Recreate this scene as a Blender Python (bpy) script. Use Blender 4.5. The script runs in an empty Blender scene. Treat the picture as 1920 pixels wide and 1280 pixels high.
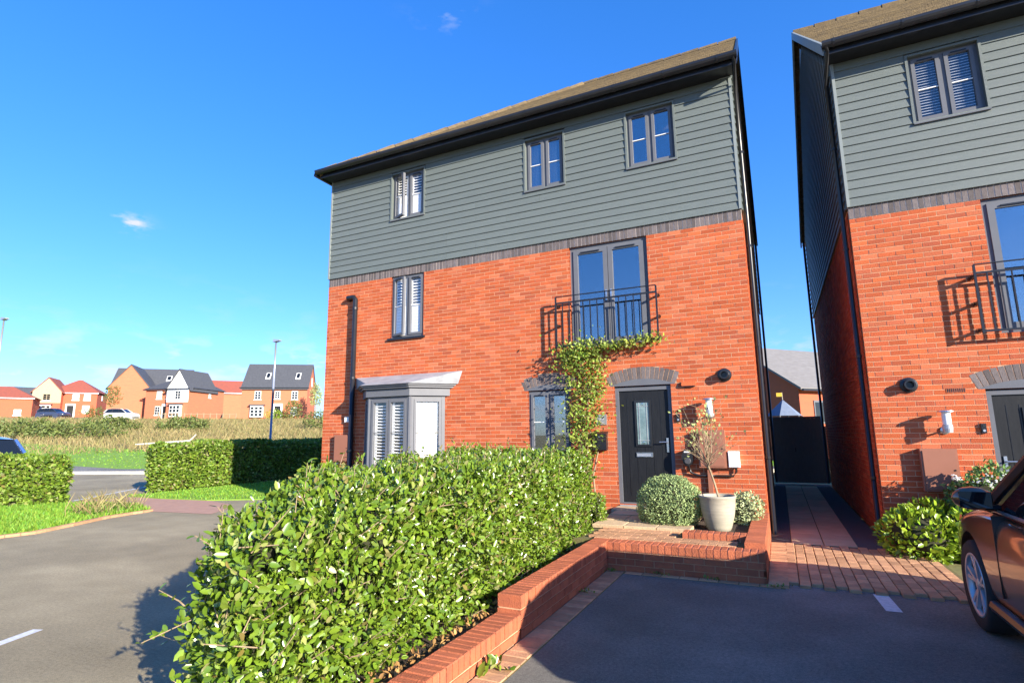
import bpy, math, random
import numpy as np
from mathutils import Vector, Matrix
random.seed(7); rng = np.random.default_rng(7)
PI = math.pi
S = bpy.context.scene
col = S.collection

# ------------------------------------------------------------------ camera
cam = bpy.data.cameras.new('camera'); camo = bpy.data.objects.new('camera', cam); col.objects.link(camo)
cam.sensor_width = 36.0; cam.lens = 19.33; cam.clip_start = 0.05; cam.clip_end = 2000
CAM = Vector((0.267, -9.663, 1.621))
rx, up, fw = Vector((.9015, .4325, -.0124)), Vector((.0835, -.1457, .9858)), Vector((-.4246, .8898, .1674))
m = Matrix((rx, up, -fw)).transposed().to_4x4(); m.translation = CAM
camo.matrix_world = m
S.camera = camo

# ------------------------------------------------------------------ light
SUN_EL = math.radians(17.8)
SUN_DIR = Vector((0.897, -0.442, 0)).normalized()          # horizontal direction towards the sun
w = bpy.data.worlds.new('World'); S.world = w; w.use_nodes = True
nt = w.node_tree; nt.nodes.clear()
def N(t, **k):
    n = nt.nodes.new(t)
    for a, b in k.items(): setattr(n, a, b)
    return n
sky = N('ShaderNodeTexSky', sky_type='NISHITA', sun_disc=False, sun_elevation=SUN_EL, air_density=1.0, dust_density=0.25, ozone_density=3.0, altitude=50)
sky.sun_rotation = math.atan2(SUN_DIR.x, SUN_DIR.y)
hs = N('ShaderNodeHueSaturation'); hs.inputs['Saturation'].default_value = 1.3; hs.inputs['Value'].default_value = 1.0
bg = N('ShaderNodeBackground'); bg.inputs['Strength'].default_value = 0.145
out = N('ShaderNodeOutputWorld')
# small fair-weather clouds low over the horizon
tc = N('ShaderNodeTexCoord'); sep = N('ShaderNodeSeparateXYZ')
mp = N('ShaderNodeMapping'); mp.inputs['Scale'].default_value = (11, 11, 30)
nz = N('ShaderNodeTexNoise'); nz.inputs['Scale'].default_value = 1.0; nz.inputs['Detail'].default_value = 7; nz.inputs['Roughness'].default_value = .58
rp = N('ShaderNodeValToRGB'); rp.color_ramp.elements[0].position = .53; rp.color_ramp.elements[1].position = .68
band = N('ShaderNodeValToRGB')
cr = band.color_ramp; cr.elements[0].position = 0.0; cr.elements[0].color = (1, 1, 1, 1); cr.elements[1].position = .28; cr.elements[1].color = (0.0, 0.0, 0.0, 1)
e = cr.elements.new(.10); e.color = (.8, .8, .8, 1); e = cr.elements.new(.17); e.color = (.12, .12, .12, 1)
mul = N('ShaderNodeMath', operation='MULTIPLY'); mixc = N('ShaderNodeMixRGB'); mixc.inputs[2].default_value = (2.1, 2.2, 2.5, 1)
L = nt.links.new
L(tc.outputs['Generated'], sep.inputs[0]); L(tc.outputs['Generated'], mp.inputs[0]); L(mp.outputs[0], nz.inputs['Vector'])
L(nz.outputs[0], rp.inputs[0]); L(sep.outputs['Z'], band.inputs[0]); L(rp.outputs[0], mul.inputs[0])
msk = band.outputs[0]
for u_, v_, k_, am in ((240, 417, 5200, .9), (838, 28, 1500, .22), (360, 668, 5000, .7), (40, 722, 1200, .8), (560, 692, 1600, .9), (1190, 330, 9000, .12)):
    d_ = (rx * ((u_ - 960) / 1031) - up * ((v_ - 640) / 1031) + fw).normalized()
    vm = N('ShaderNodeVectorMath', operation='DISTANCE'); vm.inputs[1].default_value = d_
    vs_ = N('ShaderNodeVectorMath', operation='MULTIPLY'); vs_.inputs[1].default_value = (1, 1, 2.0); vd_ = N('ShaderNodeVectorMath', operation='MULTIPLY'); vd_.inputs[0].default_value = d_; vd_.inputs[1].default_value = (1, 1, 2.0)
    L(tc.outputs['Generated'], vs_.inputs[0]); L(vs_.outputs[0], vm.inputs[0]); L(vd_.outputs[0], vm.inputs[1])
    p2 = N('ShaderNodeMath', operation='POWER'); p2.inputs[1].default_value = 2; mk = N('ShaderNodeMath', operation='MULTIPLY'); mk.inputs[1].default_value = -k_ * .35; ex = N('ShaderNodeMath', operation='EXPONENT'); am_ = N('ShaderNodeMath', operation='MULTIPLY_ADD'); am_.inputs[1].default_value = am * 1.6
    L(vm.outputs['Value'], p2.inputs[0]); L(p2.outputs[0], mk.inputs[0]); L(mk.outputs[0], ex.inputs[0]); L(ex.outputs[0], am_.inputs[0]); L(msk, am_.inputs[2]); msk = am_.outputs[0]
L(msk, mul.inputs[1]); mul.use_clamp = True
tint = N('ShaderNodeMixRGB', blend_type='MULTIPLY'); tint.inputs[0].default_value = 1.0; tint.inputs[2].default_value = (.78, .97, 1.18, 1)
L(sky.outputs[0], hs.inputs['Color']); L(hs.outputs[0], tint.inputs[1]); gm = N('ShaderNodeGamma'); gm.inputs[1].default_value = .75; t2 = N('ShaderNodeMixRGB', blend_type='MULTIPLY'); t2.inputs[0].default_value = 1.0; t2.inputs[2].default_value = (.68, .76, 1.08, 1)
L(tint.outputs[0], gm.inputs[0]); L(gm.outputs[0], t2.inputs[1]); L(t2.outputs[0], mixc.inputs[1]); L(mul.outputs[0], mixc.inputs[0])
L(mixc.outputs[0], bg.inputs[0]); L(bg.outputs[0], out.inputs[0])
sl = bpy.data.lights.new('sun', 'SUN'); sl.energy = 4.6; sl.angle = math.radians(.55); sl.color = (1, .91, .77)
so = bpy.data.objects.new('sun', sl); col.objects.link(so)
dvec = -(SUN_DIR * math.cos(SUN_EL) + Vector((0, 0, math.sin(SUN_EL))))
so.rotation_euler = dvec.to_track_quat('-Z', 'Y').to_euler(); so.location = (10, -15, 12)
S.view_settings.view_transform = 'Standard'; S.view_settings.look = 'None'; S.view_settings.exposure = 1.5; S.view_settings.gamma = 1
S.render.engine = 'CYCLES'

# ------------------------------------------------------------------ materials
MATS = {}
def pm(name, c1, c2=None, scale=6.0, rough=.6, bump=0.0, bscale=None, metal=0.0, spec=.5, island=0.0, hue=0.0, coat=0.0, detail=4, c3=None, trans=0.0, stretch=None):
    if name in MATS: return MATS[name]
    M = bpy.data.materials.new(name); M.use_nodes = True; t = M.node_tree; b = t.nodes['Principled BSDF']
    b.inputs['Roughness'].default_value = rough; b.inputs['Metallic'].default_value = metal
    b.inputs['Specular IOR Level'].default_value = spec; b.inputs['Coat Weight'].default_value = coat
    if coat: b.inputs['Coat Roughness'].default_value = .04
    l = t.links.new
    geo = t.nodes.new('ShaderNodeNewGeometry')
    vec = geo.outputs['Position']
    if stretch:
        mpn = t.nodes.new('ShaderNodeMapping'); mpn.inputs['Scale'].default_value = stretch; l(vec, mpn.inputs[0]); vec = mpn.outputs[0]
    n1 = t.nodes.new('ShaderNodeTexNoise'); n1.inputs['Scale'].default_value = scale; n1.inputs['Detail'].default_value = detail; n1.inputs['Roughness'].default_value = .6
    l(vec, n1.inputs['Vector'])
    r1 = t.nodes.new('ShaderNodeValToRGB'); r1.color_ramp.elements[0].position = .32; r1.color_ramp.elements[1].position = .68
    r1.color_ramp.elements[0].color = (*c1, 1); r1.color_ramp.elements[1].color = (*(c2 or c1), 1)
    l(n1.outputs[0], r1.inputs[0]); colo = r1.outputs[0]
    if island or c3:
        oi = t.nodes.new('ShaderNodeObjectInfo'); ad = t.nodes.new('ShaderNodeMath'); ad.operation = 'ADD'; fr = t.nodes.new('ShaderNodeMath'); fr.operation = 'FRACT'
        l(geo.outputs['Random Per Island'], ad.inputs[0]); l(oi.outputs['Random'], ad.inputs[1]); l(ad.outputs[0], fr.inputs[0])
        if c3:
            rr = t.nodes.new('ShaderNodeValToRGB'); els = rr.color_ramp.elements
            els[0].position = 0; els[0].color = (*c3[0][1], 1); els[1].position = c3[-1][0]; els[1].color = (*c3[-1][1], 1)
            for ps, cc in c3[1:-1]:
                e_ = els.new(ps); e_.color = (*cc, 1)
            l(fr.outputs[0], rr.inputs[0])
            mx = t.nodes.new('ShaderNodeMixRGB'); mx.inputs[0].default_value = .75; l(colo, mx.inputs[1]); l(rr.outputs[0], mx.inputs[2]); colo = mx.outputs[0]
        if island:
            h = t.nodes.new('ShaderNodeHueSaturation'); mr = t.nodes.new('ShaderNodeMapRange')
            f2 = t.nodes.new('ShaderNodeMath'); f2.operation = 'MULTIPLY_ADD'; f2.inputs[1].default_value = 7.31; f2.inputs[2].default_value = .17
            f3 = t.nodes.new('ShaderNodeMath'); f3.operation = 'FRACT'; l(fr.outputs[0], f2.inputs[0]); l(f2.outputs[0], f3.inputs[0])
            mr.inputs[3].default_value = 1 - island; mr.inputs[4].default_value = 1 + island
            l(f3.outputs[0], mr.inputs[0]); l(mr.outputs[0], h.inputs['Value']); l(colo, h.inputs['Color'])
            if hue:
                m2 = t.nodes.new('ShaderNodeMapRange'); m2.inputs[3].default_value = .5 - hue; m2.inputs[4].default_value = .5 + hue; l(fr.outputs[0], m2.inputs[0]); l(m2.outputs[0], h.inputs['Hue'])
            colo = h.outputs[0]
    if name.startswith('tarmac'):
        for sc_, lo_, hi_ in ((150.0, .72, 1.3), (38.0, .84, 1.16), (.33, .78, 1.16), (2.1, .90, 1.08)):
            n3 = t.nodes.new('ShaderNodeTexNoise'); n3.inputs['Scale'].default_value = sc_; n3.inputs['Detail'].default_value = 3; l(geo.outputs['Position'], n3.inputs['Vector'])
            m3 = t.nodes.new('ShaderNodeMapRange'); m3.inputs[1].default_value = .3; m3.inputs[2].default_value = .7; m3.inputs[3].default_value = lo_; m3.inputs[4].default_value = hi_; l(n3.outputs[0], m3.inputs[0])
            h3 = t.nodes.new('ShaderNodeHueSaturation'); l(colo, h3.inputs['Color']); l(m3.outputs[0], h3.inputs['Value']); colo = h3.outputs[0]
    l(colo, b.inputs['Base Color'])
    if bump:
        n2 = t.nodes.new('ShaderNodeTexNoise'); n2.inputs['Scale'].default_value = bscale or scale * 6; n2.inputs['Detail'].default_value = 5; l(vec, n2.inputs['Vector'])
        bp = t.nodes.new('ShaderNodeBump'); bp.inputs['Strength'].default_value = bump; bp.inputs['Distance'].default_value = .02
        l(n2.outputs[0], bp.inputs['Height']); l(bp.outputs[0], b.inputs['Normal'])
    if trans:
        tr = t.nodes.new('ShaderNodeBsdfTranslucent'); l(colo, tr.inputs['Color']); ms = t.nodes.new('ShaderNodeMixShader'); ms.inputs[0].default_value = trans
        l(b.outputs[0], ms.inputs[1]); l(tr.outputs[0], ms.inputs[2]); l(ms.outputs[0], t.nodes['Material Output'].inputs[0])
    MATS[name] = M; return M
def glass(name, refl, tint=(1, 1, 1)):
    M = bpy.data.materials.new(name); M.use_nodes = True; t = M.node_tree; t.nodes.remove(t.nodes['Principled BSDF'])
    tr = t.nodes.new('ShaderNodeBsdfTransparent'); tr.inputs[0].default_value = (*tint, 1); g = t.nodes.new('ShaderNodeBsdfGlossy'); g.inputs['Roughness'].default_value = .015
    fr = t.nodes.new('ShaderNodeLayerWeight'); fr.inputs[0].default_value = .5; pw = t.nodes.new('ShaderNodeMath'); pw.operation = 'POWER'; pw.inputs[1].default_value = 4.0; mr = t.nodes.new('ShaderNodeMapRange'); mr.inputs[3].default_value = refl; mr.inputs[4].default_value = 1.0
    ms = t.nodes.new('ShaderNodeMixShader'); l = t.links.new
    l(fr.outputs['Facing'], pw.inputs[0]); l(pw.outputs[0], mr.inputs[0]); l(mr.outputs[0], ms.inputs[0]); l(tr.outputs[0], ms.inputs[1]); l(g.outputs[0], ms.inputs[2]); l(ms.outputs[0], t.nodes['Material Output'].inputs[0])
    MATS[name] = M; return M
BR3 = [(0, (.48, .105, .034)), (.25, (.41, .085, .032)), (.5, (.53, .125, .042)), (.72, (.36, .085, .042)), (.88, (.55, .165, .075)), (1, (.46, .105, .045))]
m_brick = pm('brick_red', (.48, .10, .034), (.38, .09, .042), 9, .85, .5, 90, island=.14, c3=BR3, spec=.2)
m_mortar = pm('mortar', (.62, .37, .22), (.54, .32, .19), 20, .95, .3, 150, spec=.1)
m_mortar2 = pm('mortar_pale', (.78, .64, .52), (.70, .57, .46), 20, .95, .3, 150, spec=.1)
m_sold = pm('brick_blue_grey', (.15, .125, .12), (.11, .09, .085), 14, .75, .3, 80, island=.3, spec=.3)
m_wallbrick = pm('brick_garden', (.47, .14, .065), (.36, .11, .06), 12, .85, .5, 90, island=.15, spec=.2)
m_clad = pm('cladding_grey_green', (.118, .138, .128), (.132, .152, .142), 3, .5, .25, 60, spec=.4, island=.04, stretch=(1, 1, 8))
m_cladblue = m_clad
m_black = pm('plastic_black', (.012, .012, .014), (.018, .018, .02), 5, .3, spec=.5)
m_frame = pm('frame_grey', (.115, .12, .135), (.13, .135, .15), 4, .5, spec=.25)
m_trim = pm('trim_light', (.20, .225, .212), (.22, .245, .232), 4, .5)
m_roof = pm('roof_tile', (.175, .125, .062), (.11, .082, .05), 7, .9, .6, 40, island=.15, spec=.2)
m_slate = pm('roof_slate', (.055, .058, .065), (.075, .078, .085), 4, .7, .3, 12)
m_redroof = pm('roof_red', (.30, .075, .045), (.24, .07, .045), 2, .8, .3, 12)
m_lead = pm('lead', (.22, .235, .255), (.33, .345, .36), 4, .55, .25, 14)
m_white = pm('white_paint', (.84, .84, .82), (.80, .80, .78), 4, .5)
m_render = pm('white_render', (.78, .77, .74), (.72, .71, .68), 3, .9)
m_cream = pm('cream_render', (.40, .32, .21), (.36, .29, .19), 3, .9)
m_dark = pm('interior_shade', (.02, .022, .026), (.03, .03, .034), 2, .9)  # near-black colour stands in for the shade of unlit rooms
m_blind = pm('blind_blue', (.45, .48, .52), None, 4, .6)
m_door = pm('door_black', (.010, .011, .013), (.016, .017, .019), 3, .5, .12, 30, spec=.25, stretch=(14, 14, 1.2))
m_steel = pm('steel', (.55, .55, .56), (.62, .62, .62), 20, .3, metal=.9)
m_tarmac = pm('tarmac', (.20, .19, .165), (.255, .24, .21), 1.3, .85, .7, 260, spec=.3, detail=8)
m_tarmac2 = pm('tarmac_old', (.30, .25, .155), (.37, .31, .195), .55, .9, .5, 220, spec=.2, detail=8, stretch=(1, 2.2, 1))
m_paver = pm('paver_red', (.56, .31, .165), (.43, .23, .13), 9, .9, .5, 80, island=.22, spec=.2)
m_flag = pm('flagstone_buff', (.60, .44, .27), (.50, .36, .22), 4, .9, .4, 40, island=.12, spec=.2)
m_joint = pm('joint_sand', (.14, .11, .06), (.13, .13, .03), 9, .95, .4, 60)
m_paint = pm('road_paint', (.72, .72, .72), (.55, .55, .55), 30, .8, .2, 200)
m_yellow = pm('road_yellow', (.75, .50, .05), (.6, .42, .06), 20, .8)
m_kerb = pm('kerb_concrete', (.52, .49, .42), (.44, .42, .36), 4, .9, .3, 60)
m_soil = pm('soil', (.045, .032, .022), (.075, .052, .035), 14, .95, .9, 60)
m_gravel = pm('gravel', (.06, .06, .065), (.12, .115, .11), 60, .9, .9, 90)
m_grass = pm('grass_sheet', (.15, .28, .022), (.19, .32, .03), 2.5, .95, .5, 60)
m_blade = pm('grass_blade', (.15, .30, .022), (.20, .35, .03), 3, .6, island=.35, hue=.03, trans=.3)
m_field = pm('field_soil', (.24, .19, .075), (.15, .15, .05), .25, .95, .8, 8, detail=8)
m_straw = pm('field_straw', (.38, .27, .13), (.24, .19, .08), .22, .8, island=.3, c3=[(0, (.40, .31, .14)), (.35, (.20, .21, .055)), (.6, (.30, .20, .09)), (.8, (.17, .20, .05)), (1, (.46, .37, .18))], trans=.3)
LF = [(0, (.075, .15, .013)), (.28, (.14, .235, .018)), (.52, (.21, .30, .024)), (.74, (.09, .17, .018)), (.88, (.25, .30, .04)), (.95, (.40, .38, .18)), (.975, (.30, .17, .06)), (1, (.13, .20, .02))]
m_leaf = pm('leaf_hedge', (.13, .23, .02), (.17, .27, .03), 4, .27, spec=.7, island=.2, c3=LF, trans=.22)
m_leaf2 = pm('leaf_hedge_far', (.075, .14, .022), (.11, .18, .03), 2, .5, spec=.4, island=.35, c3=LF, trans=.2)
m_ivy = pm('leaf_climber', (.19, .30, .04), (.33, .38, .06), 3, .45, spec=.4, island=.3, hue=.02, trans=.3)
m_ball = pm('leaf_ball', (.27, .36, .14), (.33, .42, .18), 12, .6, spec=.3, island=.35, trans=.15)
m_vari = pm('leaf_variegated', (.55, .58, .34), (.33, .42, .17), 14, .55, island=.3, trans=.2)
m_laurel = pm('leaf_bright', (.20, .32, .02), (.28, .38, .03), 5, .35, spec=.5, island=.3, hue=.015, trans=.25)
m_chois = pm('leaf_shrub', (.13, .24, .05), (.18, .28, .07), 6, .5, island=.3, trans=.2)
m_flower = pm('petal_white', (.8, .8, .75), None, 5, .6)
m_olive = pm('leaf_olive', (.28, .36, .11), (.36, .40, .15), 8, .6, island=.3, trans=.2)
m_bark = pm('bark', (.24, .17, .10), (.34, .25, .15), 18, .9, .5, 60)
m_core = pm('core_shade', (.022, .028, .010), (.04, .035, .016), 9, .95)  # dark tone paints the shaded inside of hedges and shrubs
m_treeleaf = pm('leaf_tree', (.09, .14, .03), (.16, .18, .04), 2, .6, island=.35, trans=.2)
m_pot = pm('pot_stone', (.42, .375, .28), (.31, .285, .22), 5, .7, .25, 70, stretch=(1, 1, 7))
m_brownbox = pm('meter_brown', (.27, .105, .06), (.29, .115, .068), 3, .55)
m_carbrown = pm('paint_brown', (.19, .088, .05), (.195, .09, .052), 3, .28, metal=.55, coat=1.0)
m_carblue = pm('paint_blue', (.02, .07, .24), None, 3, .25, coat=1.0, metal=.3)
m_carwhite = pm('paint_white', (.7, .7, .7), None, 3, .25, coat=1.0)
m_cardark = pm('paint_navy', (.03, .04, .08), None, 3, .25, coat=1.0)
m_tyre = pm('rubber', (.015, .015, .016), (.022, .022, .022), 20, .8)
m_carglass = pm('car_glass', (.01, .012, .014), None, 3, .03, spec=.8)
m_redlight = pm('lamp_red', (.45, .01, .01), None, 3, .2)
m_pole = pm('lamp_post_paint', (.10, .16, .27), (.12, .18, .29), 3, .4, metal=.2)
m_galv = pm('galvanised', (.45, .47, .5), (.5, .52, .55), 5, .4, metal=.6)
m_fence = pm('fence_dark', (.10, .105, .11), (.14, .14, .14), 5, .8, .3, 40, stretch=(8, 8, 1))
m_opal = pm('opal_glass', (.80, .80, .78), None, 4, .25)
m_stick = pm('dead_wood', (.55, .50, .42), (.45, .40, .33), 6, .9)
m_skin = pm('cloth_dark', (.03, .035, .05), None, 6, .9)
m_glass = glass('window_glass', .07)
m_glass2 = glass('window_glass_far', .30)

# ------------------------------------------------------------------ builders
WL = {}
def link(o, parent=None, origin=Vector((0, 0, 0))):
    col.objects.link(o)
    if parent is not None:
        o.parent = parent; o.location = Vector(origin) - WL[parent]
    else: o.location = origin
    WL[o] = Vector(origin)
    return o
def tag(o, label=None, cat=None, group=None, kind=None):
    if label: o['label'] = label
    if cat: o['category'] = cat
    if group: o['group'] = group
    if kind: o['kind'] = kind
    return o
def root(name, loc, label, cat, group=None, rz=0.0):
    o = bpy.data.objects.new(name, None); o.empty_display_size = .2; col.objects.link(o)
    o.location = loc; o.rotation_euler = (0, 0, rz)
    WL[o] = Vector((0, 0, 0)) if rz else Vector(loc)      # rotated things hold local coordinates
    return tag(o, label, cat, group)
class MB:
    def __init__(s): s.v = []; s.f = []
    def add(s, vs, fs):
        n = len(s.v); s.v += [tuple(p) for p in vs]; s.f += [tuple(i + n for i in f) for f in fs]; return s
    def box(s, x0, x1, y0, y1, z0, z1):
        return s.add([(x0, y0, z0), (x1, y0, z0), (x1, y1, z0), (x0, y1, z0), (x0, y0, z1), (x1, y0, z1), (x1, y1, z1), (x0, y1, z1)],
                     [(0, 3, 2, 1), (4, 5, 6, 7), (0, 1, 5, 4), (1, 2, 6, 5), (2, 3, 7, 6), (3, 0, 4, 7)])
    def prism(s, bot, top):                       # two rings of equal count
        n = len(bot); return s.add(list(bot) + list(top), [tuple(range(n))[::-1], tuple(range(n, 2 * n))] + [(i, (i + 1) % n, n + (i + 1) % n, n + i) for i in range(n)])
    def poly_z(s, pts, z0, z1): return s.prism([(x, y, z0) for x, y in pts], [(x, y, z1) for x, y in pts])
    def poly_y(s, pts, y0, y1): return s.prism([(x, y1, z) for x, z in pts], [(x, y0, z) for x, z in pts])
    def sheet(s, pts, z): return s.add([(x, y, z) for x, y in pts], [tuple(range(len(pts)))])
    def quad(s, a, b, c, d): return s.add([a, b, c, d], [(0, 1, 2, 3)])
    def ring_y(s, x0, x1, z0, z1, t, y0, y1):     # picture frame in the XZ plane
        s.box(x0, x0 + t, y0, y1, z0, z1); s.box(x1 - t, x1, y0, y1, z0, z1); s.box(x0 + t, x1 - t, y0, y1, z0, z0 + t); s.box(x0 + t, x1 - t, y0, y1, z1 - t, z1); return s
    def tube(s, path, r, n=8, caps=True):
        path = [Vector(p) for p in path]; rs = r if isinstance(r, (list, tuple)) else [r] * len(path)
        vs = []; fs = []
        for i, p in enumerate(path):
            d = (path[min(i + 1, len(path) - 1)] - path[max(i - 1, 0)]).normalized()
            a = Vector((0, 0, 1)) if abs(d.z) < .9 else Vector((1, 0, 0)); u = d.cross(a).normalized(); v = d.cross(u)
            for k in range(n):
                t = 2 * PI * k / n; vs.append(p + (u * math.cos(t) + v * math.sin(t)) * rs[i])
        for i in range(len(path) - 1):
            for k in range(n): fs.append((i * n + k, i * n + (k + 1) % n, (i + 1) * n + (k + 1) % n, (i + 1) * n + k))
        if caps: fs += [tuple(range(n)), tuple(range((len(path) - 1) * n, len(path) * n))[::-1]]
        return s.add(vs, fs)
    def lathe(s, prof, c, n=24, axis='z'):
        vs = []; fs = []
        for r, h in prof:
            for k in range(n):
                t = 2 * PI * k / n; a, b = r * math.cos(t), r * math.sin(t)
                vs.append((c[0] + a, c[1] + b, c[2] + h) if axis == 'z' else (c[0] + a, c[1] + h, c[2] + b))
        for i in range(len(prof) - 1):
            for k in range(n): fs.append((i * n + k, i * n + (k + 1) % n, (i + 1) * n + (k + 1) % n, (i + 1) * n + k))
        return s.add(vs, fs)
    def build(s, name, mat, parent=None, smooth=False, center=True, **tg):
        me = bpy.data.meshes.new(name)
        o_ = Vector((0, 0, 0))
        if center and s.v:
            a = np.array(s.v); o_ = Vector(((a.min(0) + a.max(0)) / 2).tolist())
        me.from_pydata([(x - o_.x, y - o_.y, z - o_.z) for x, y, z in s.v], [], s.f)
        me.materials.append(mat)
        if smooth: me.polygons.foreach_set('use_smooth', [True] * len(me.polygons))
        me.update()
        o = bpy.data.objects.new(name, me); link(o, parent, o_)
        return tag(o, **tg) if tg else o
def fixn(o):
    import bmesh
    b = bmesh.new(); b.from_mesh(o.data); bmesh.ops.recalc_face_normals(b, faces=b.faces); b.to_mesh(o.data); b.free(); return o

# ---- foliage
LEAF = (np.array([(0, 0, 0), (-.24, .3, .05), (-.23, .68, .04), (0, 1, -.06), (.23, .68, .04), (.24, .3, .05), (0, .33, -.03), (0, .7, -.03)]),
        [(0, 6, 1), (1, 6, 7, 2), (2, 7, 3), (0, 5, 6), (6, 5, 4, 7), (7, 4, 3)])
DIA = (np.array([(0, 0, 0), (-.3, .5, .06), (0, 1, -.04), (.3, .5, .06)]), [(0, 3, 2, 1)])
NEEDLE = (np.array([(-.09, 0, 0), (.09, 0, 0), (.05, .6, .03), (0, 1, 0), (-.05, .6, .03)]), [(0, 1, 2, 3, 4)])
def frames(P, Nn, up=.5, spread=.9, r=rng):
    n = len(P)
    d = r.normal(size=(n, 3)); d /= np.linalg.norm(d, axis=1)[:, None]
    ln = Nn * up + d * spread + np.array([0, 0, .35]); ln /= np.linalg.norm(ln, axis=1)[:, None]
    a = r.normal(size=(n, 3)) * .55 + Nn + np.array([0, 0, .3]); a -= (a * ln).sum(1)[:, None] * ln; a /= np.linalg.norm(a, axis=1)[:, None] + 1e-9
    return np.cross(ln, a), ln, a
def leaf_arrays(P, Nn, size, tmpl=LEAF, **k):
    W_, L_, A_ = frames(P, Nn, **k); T, F = tmpl; nv = len(T)
    sz = np.asarray(size).reshape(-1, 1, 1)
    V = P[:, None, :] + sz * (W_[:, None, :] * T[None, :, 0:1] + L_[:, None, :] * T[None, :, 1:2] + A_[:, None, :] * T[None, :, 2:3])
    return V, F
def mesh_np(name, V, F, mat, smooth=True):
    n, nv, _ = V.shape
    me = bpy.data.meshes.new(name); me.vertices.add(n * nv); me.vertices.foreach_set('co', V.reshape(-1).astype(np.float32))
    flat = np.concatenate([np.array(f) for f in F]); tot = np.array([len(f) for f in F])
    loops = (flat[None, :] + (np.arange(n) * nv)[:, None]).reshape(-1)
    totals = np.tile(tot, n); starts = np.concatenate([[0], np.cumsum(totals)[:-1]])
    me.loops.add(len(loops)); me.loops.foreach_set('vertex_index', loops.astype(np.int32))
    me.polygons.add(len(totals)); me.polygons.foreach_set('loop_start', starts.astype(np.int32)); me.polygons.foreach_set('loop_total', totals.astype(np.int32))
    me.polygons.foreach_set('use_smooth', np.ones(len(totals), bool))
    me.materials.append(mat); me.update(calc_edges=True); return me
def foliage(name, P, Nn, size, mat, parent, tmpl=LEAF, kind='stuff', **k):
    V, F = leaf_arrays(P, Nn, size, tmpl, **k)
    o = bpy.data.objects.new(name, mesh_np(name, V, F, mat)); link(o, parent)
    if kind: o['kind'] = kind
    return o
def lump(P, s=1.0, a=.06):
    x, y, z = P[:, 0] * s, P[:, 1] * s, P[:, 2] * s
    return a * (np.sin(2.1 * x + 1.3 * y + .4) * np.sin(2.7 * y - 1.1 * z + 1) + .6 * np.sin(5.3 * x + 2 * z) * np.sin(4.7 * y + 3.1 * z + 2) + .35 * np.sin(11 * x + 3 * y) * np.sin(9 * z + 8 * y))
def poly_sd(P, poly):
    pts = np.array(poly, float); x, y = P[:, 0], P[:, 1]; d = np.full(len(P), 1e9); inside = np.zeros(len(P), bool); n = len(pts)
    for i in range(n):
        a, b = pts[i], pts[(i + 1) % n]; e_ = b - a; wv = np.stack([x - a[0], y - a[1]], 1)
        t = np.clip((wv @ e_) / (e_ @ e_), 0, 1); dd = wv - t[:, None] * e_; d = np.minimum(d, np.hypot(dd[:, 0], dd[:, 1]))
        c = ((a[1] <= y) & (b[1] > y)) | ((b[1] <= y) & (a[1] > y)); xi = a[0] + (y - a[1]) / (b[1] - a[1] + 1e-12) * (b[0] - a[0]); inside ^= c & (x < xi)
    return np.where(inside, -d, d)
def hedge_sdf(poly, ztop, r, la=.06, ls=1.0):
    zt = ztop if callable(ztop) else (lambda P: ztop)
    def f(P):
        q0 = poly_sd(P, poly) + r; q1 = P[:, 2] - zt(P) + r
        return np.minimum(np.maximum(q0, q1), 0) + np.hypot(np.maximum(q0, 0), np.maximum(q1, 0)) - r + lump(P, ls, la)
    return f
def ball_sdf(c, rad, la=.04, ls=2.0):
    c = np.array(c); rad = np.array(rad)
    return lambda P: (np.linalg.norm((P - c) / rad, axis=1) - 1) * rad.min() + lump(P, ls, la)
def shell(f, lo, hi, n, depth=.16, r=rng, zmin=None):
    out = []; lo = np.array(lo); hi = np.array(hi); tot = 0
    for _ in range(60):
        P = lo + r.random((200000, 3)) * (hi - lo); d = f(P)
        k = (d < 0) & (d > -depth); P = P[k]; d = d[k]
        k = r.random(len(P)) < (1 + d / depth) ** .6 + .1; P = P[k]
        out.append(P); tot += len(P)
        if tot >= n: break
    P = np.concatenate(out)[:n]; e_ = .02
    g = np.stack([f(P + np.eye(3)[i] * e_) - f(P - np.eye(3)[i] * e_) for i in range(3)], 1); g /= np.linalg.norm(g, axis=1)[:, None] + 1e-9
    return P, g
def shrink(poly, d):
    n = len(poly); a = sum(poly[i][0] * poly[(i + 1) % n][1] - poly[(i + 1) % n][0] * poly[i][1] for i in range(n)); sg = 1 if a > 0 else -1
    out = []
    for i in range(n):
        p0, p1, p2 = (Vector(poly[(i + k) % n]) for k in (-1, 0, 1)); e1 = (p1 - p0).normalized(); e2 = (p2 - p1).normalized()
        n1 = Vector((-e1.y, e1.x)) * sg; n2 = Vector((-e2.y, e2.x)) * sg; b = (n1 + n2).normalized(); out.append(tuple(p1 + b * d / max(.4, b.dot(n1))))
    return out

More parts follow.
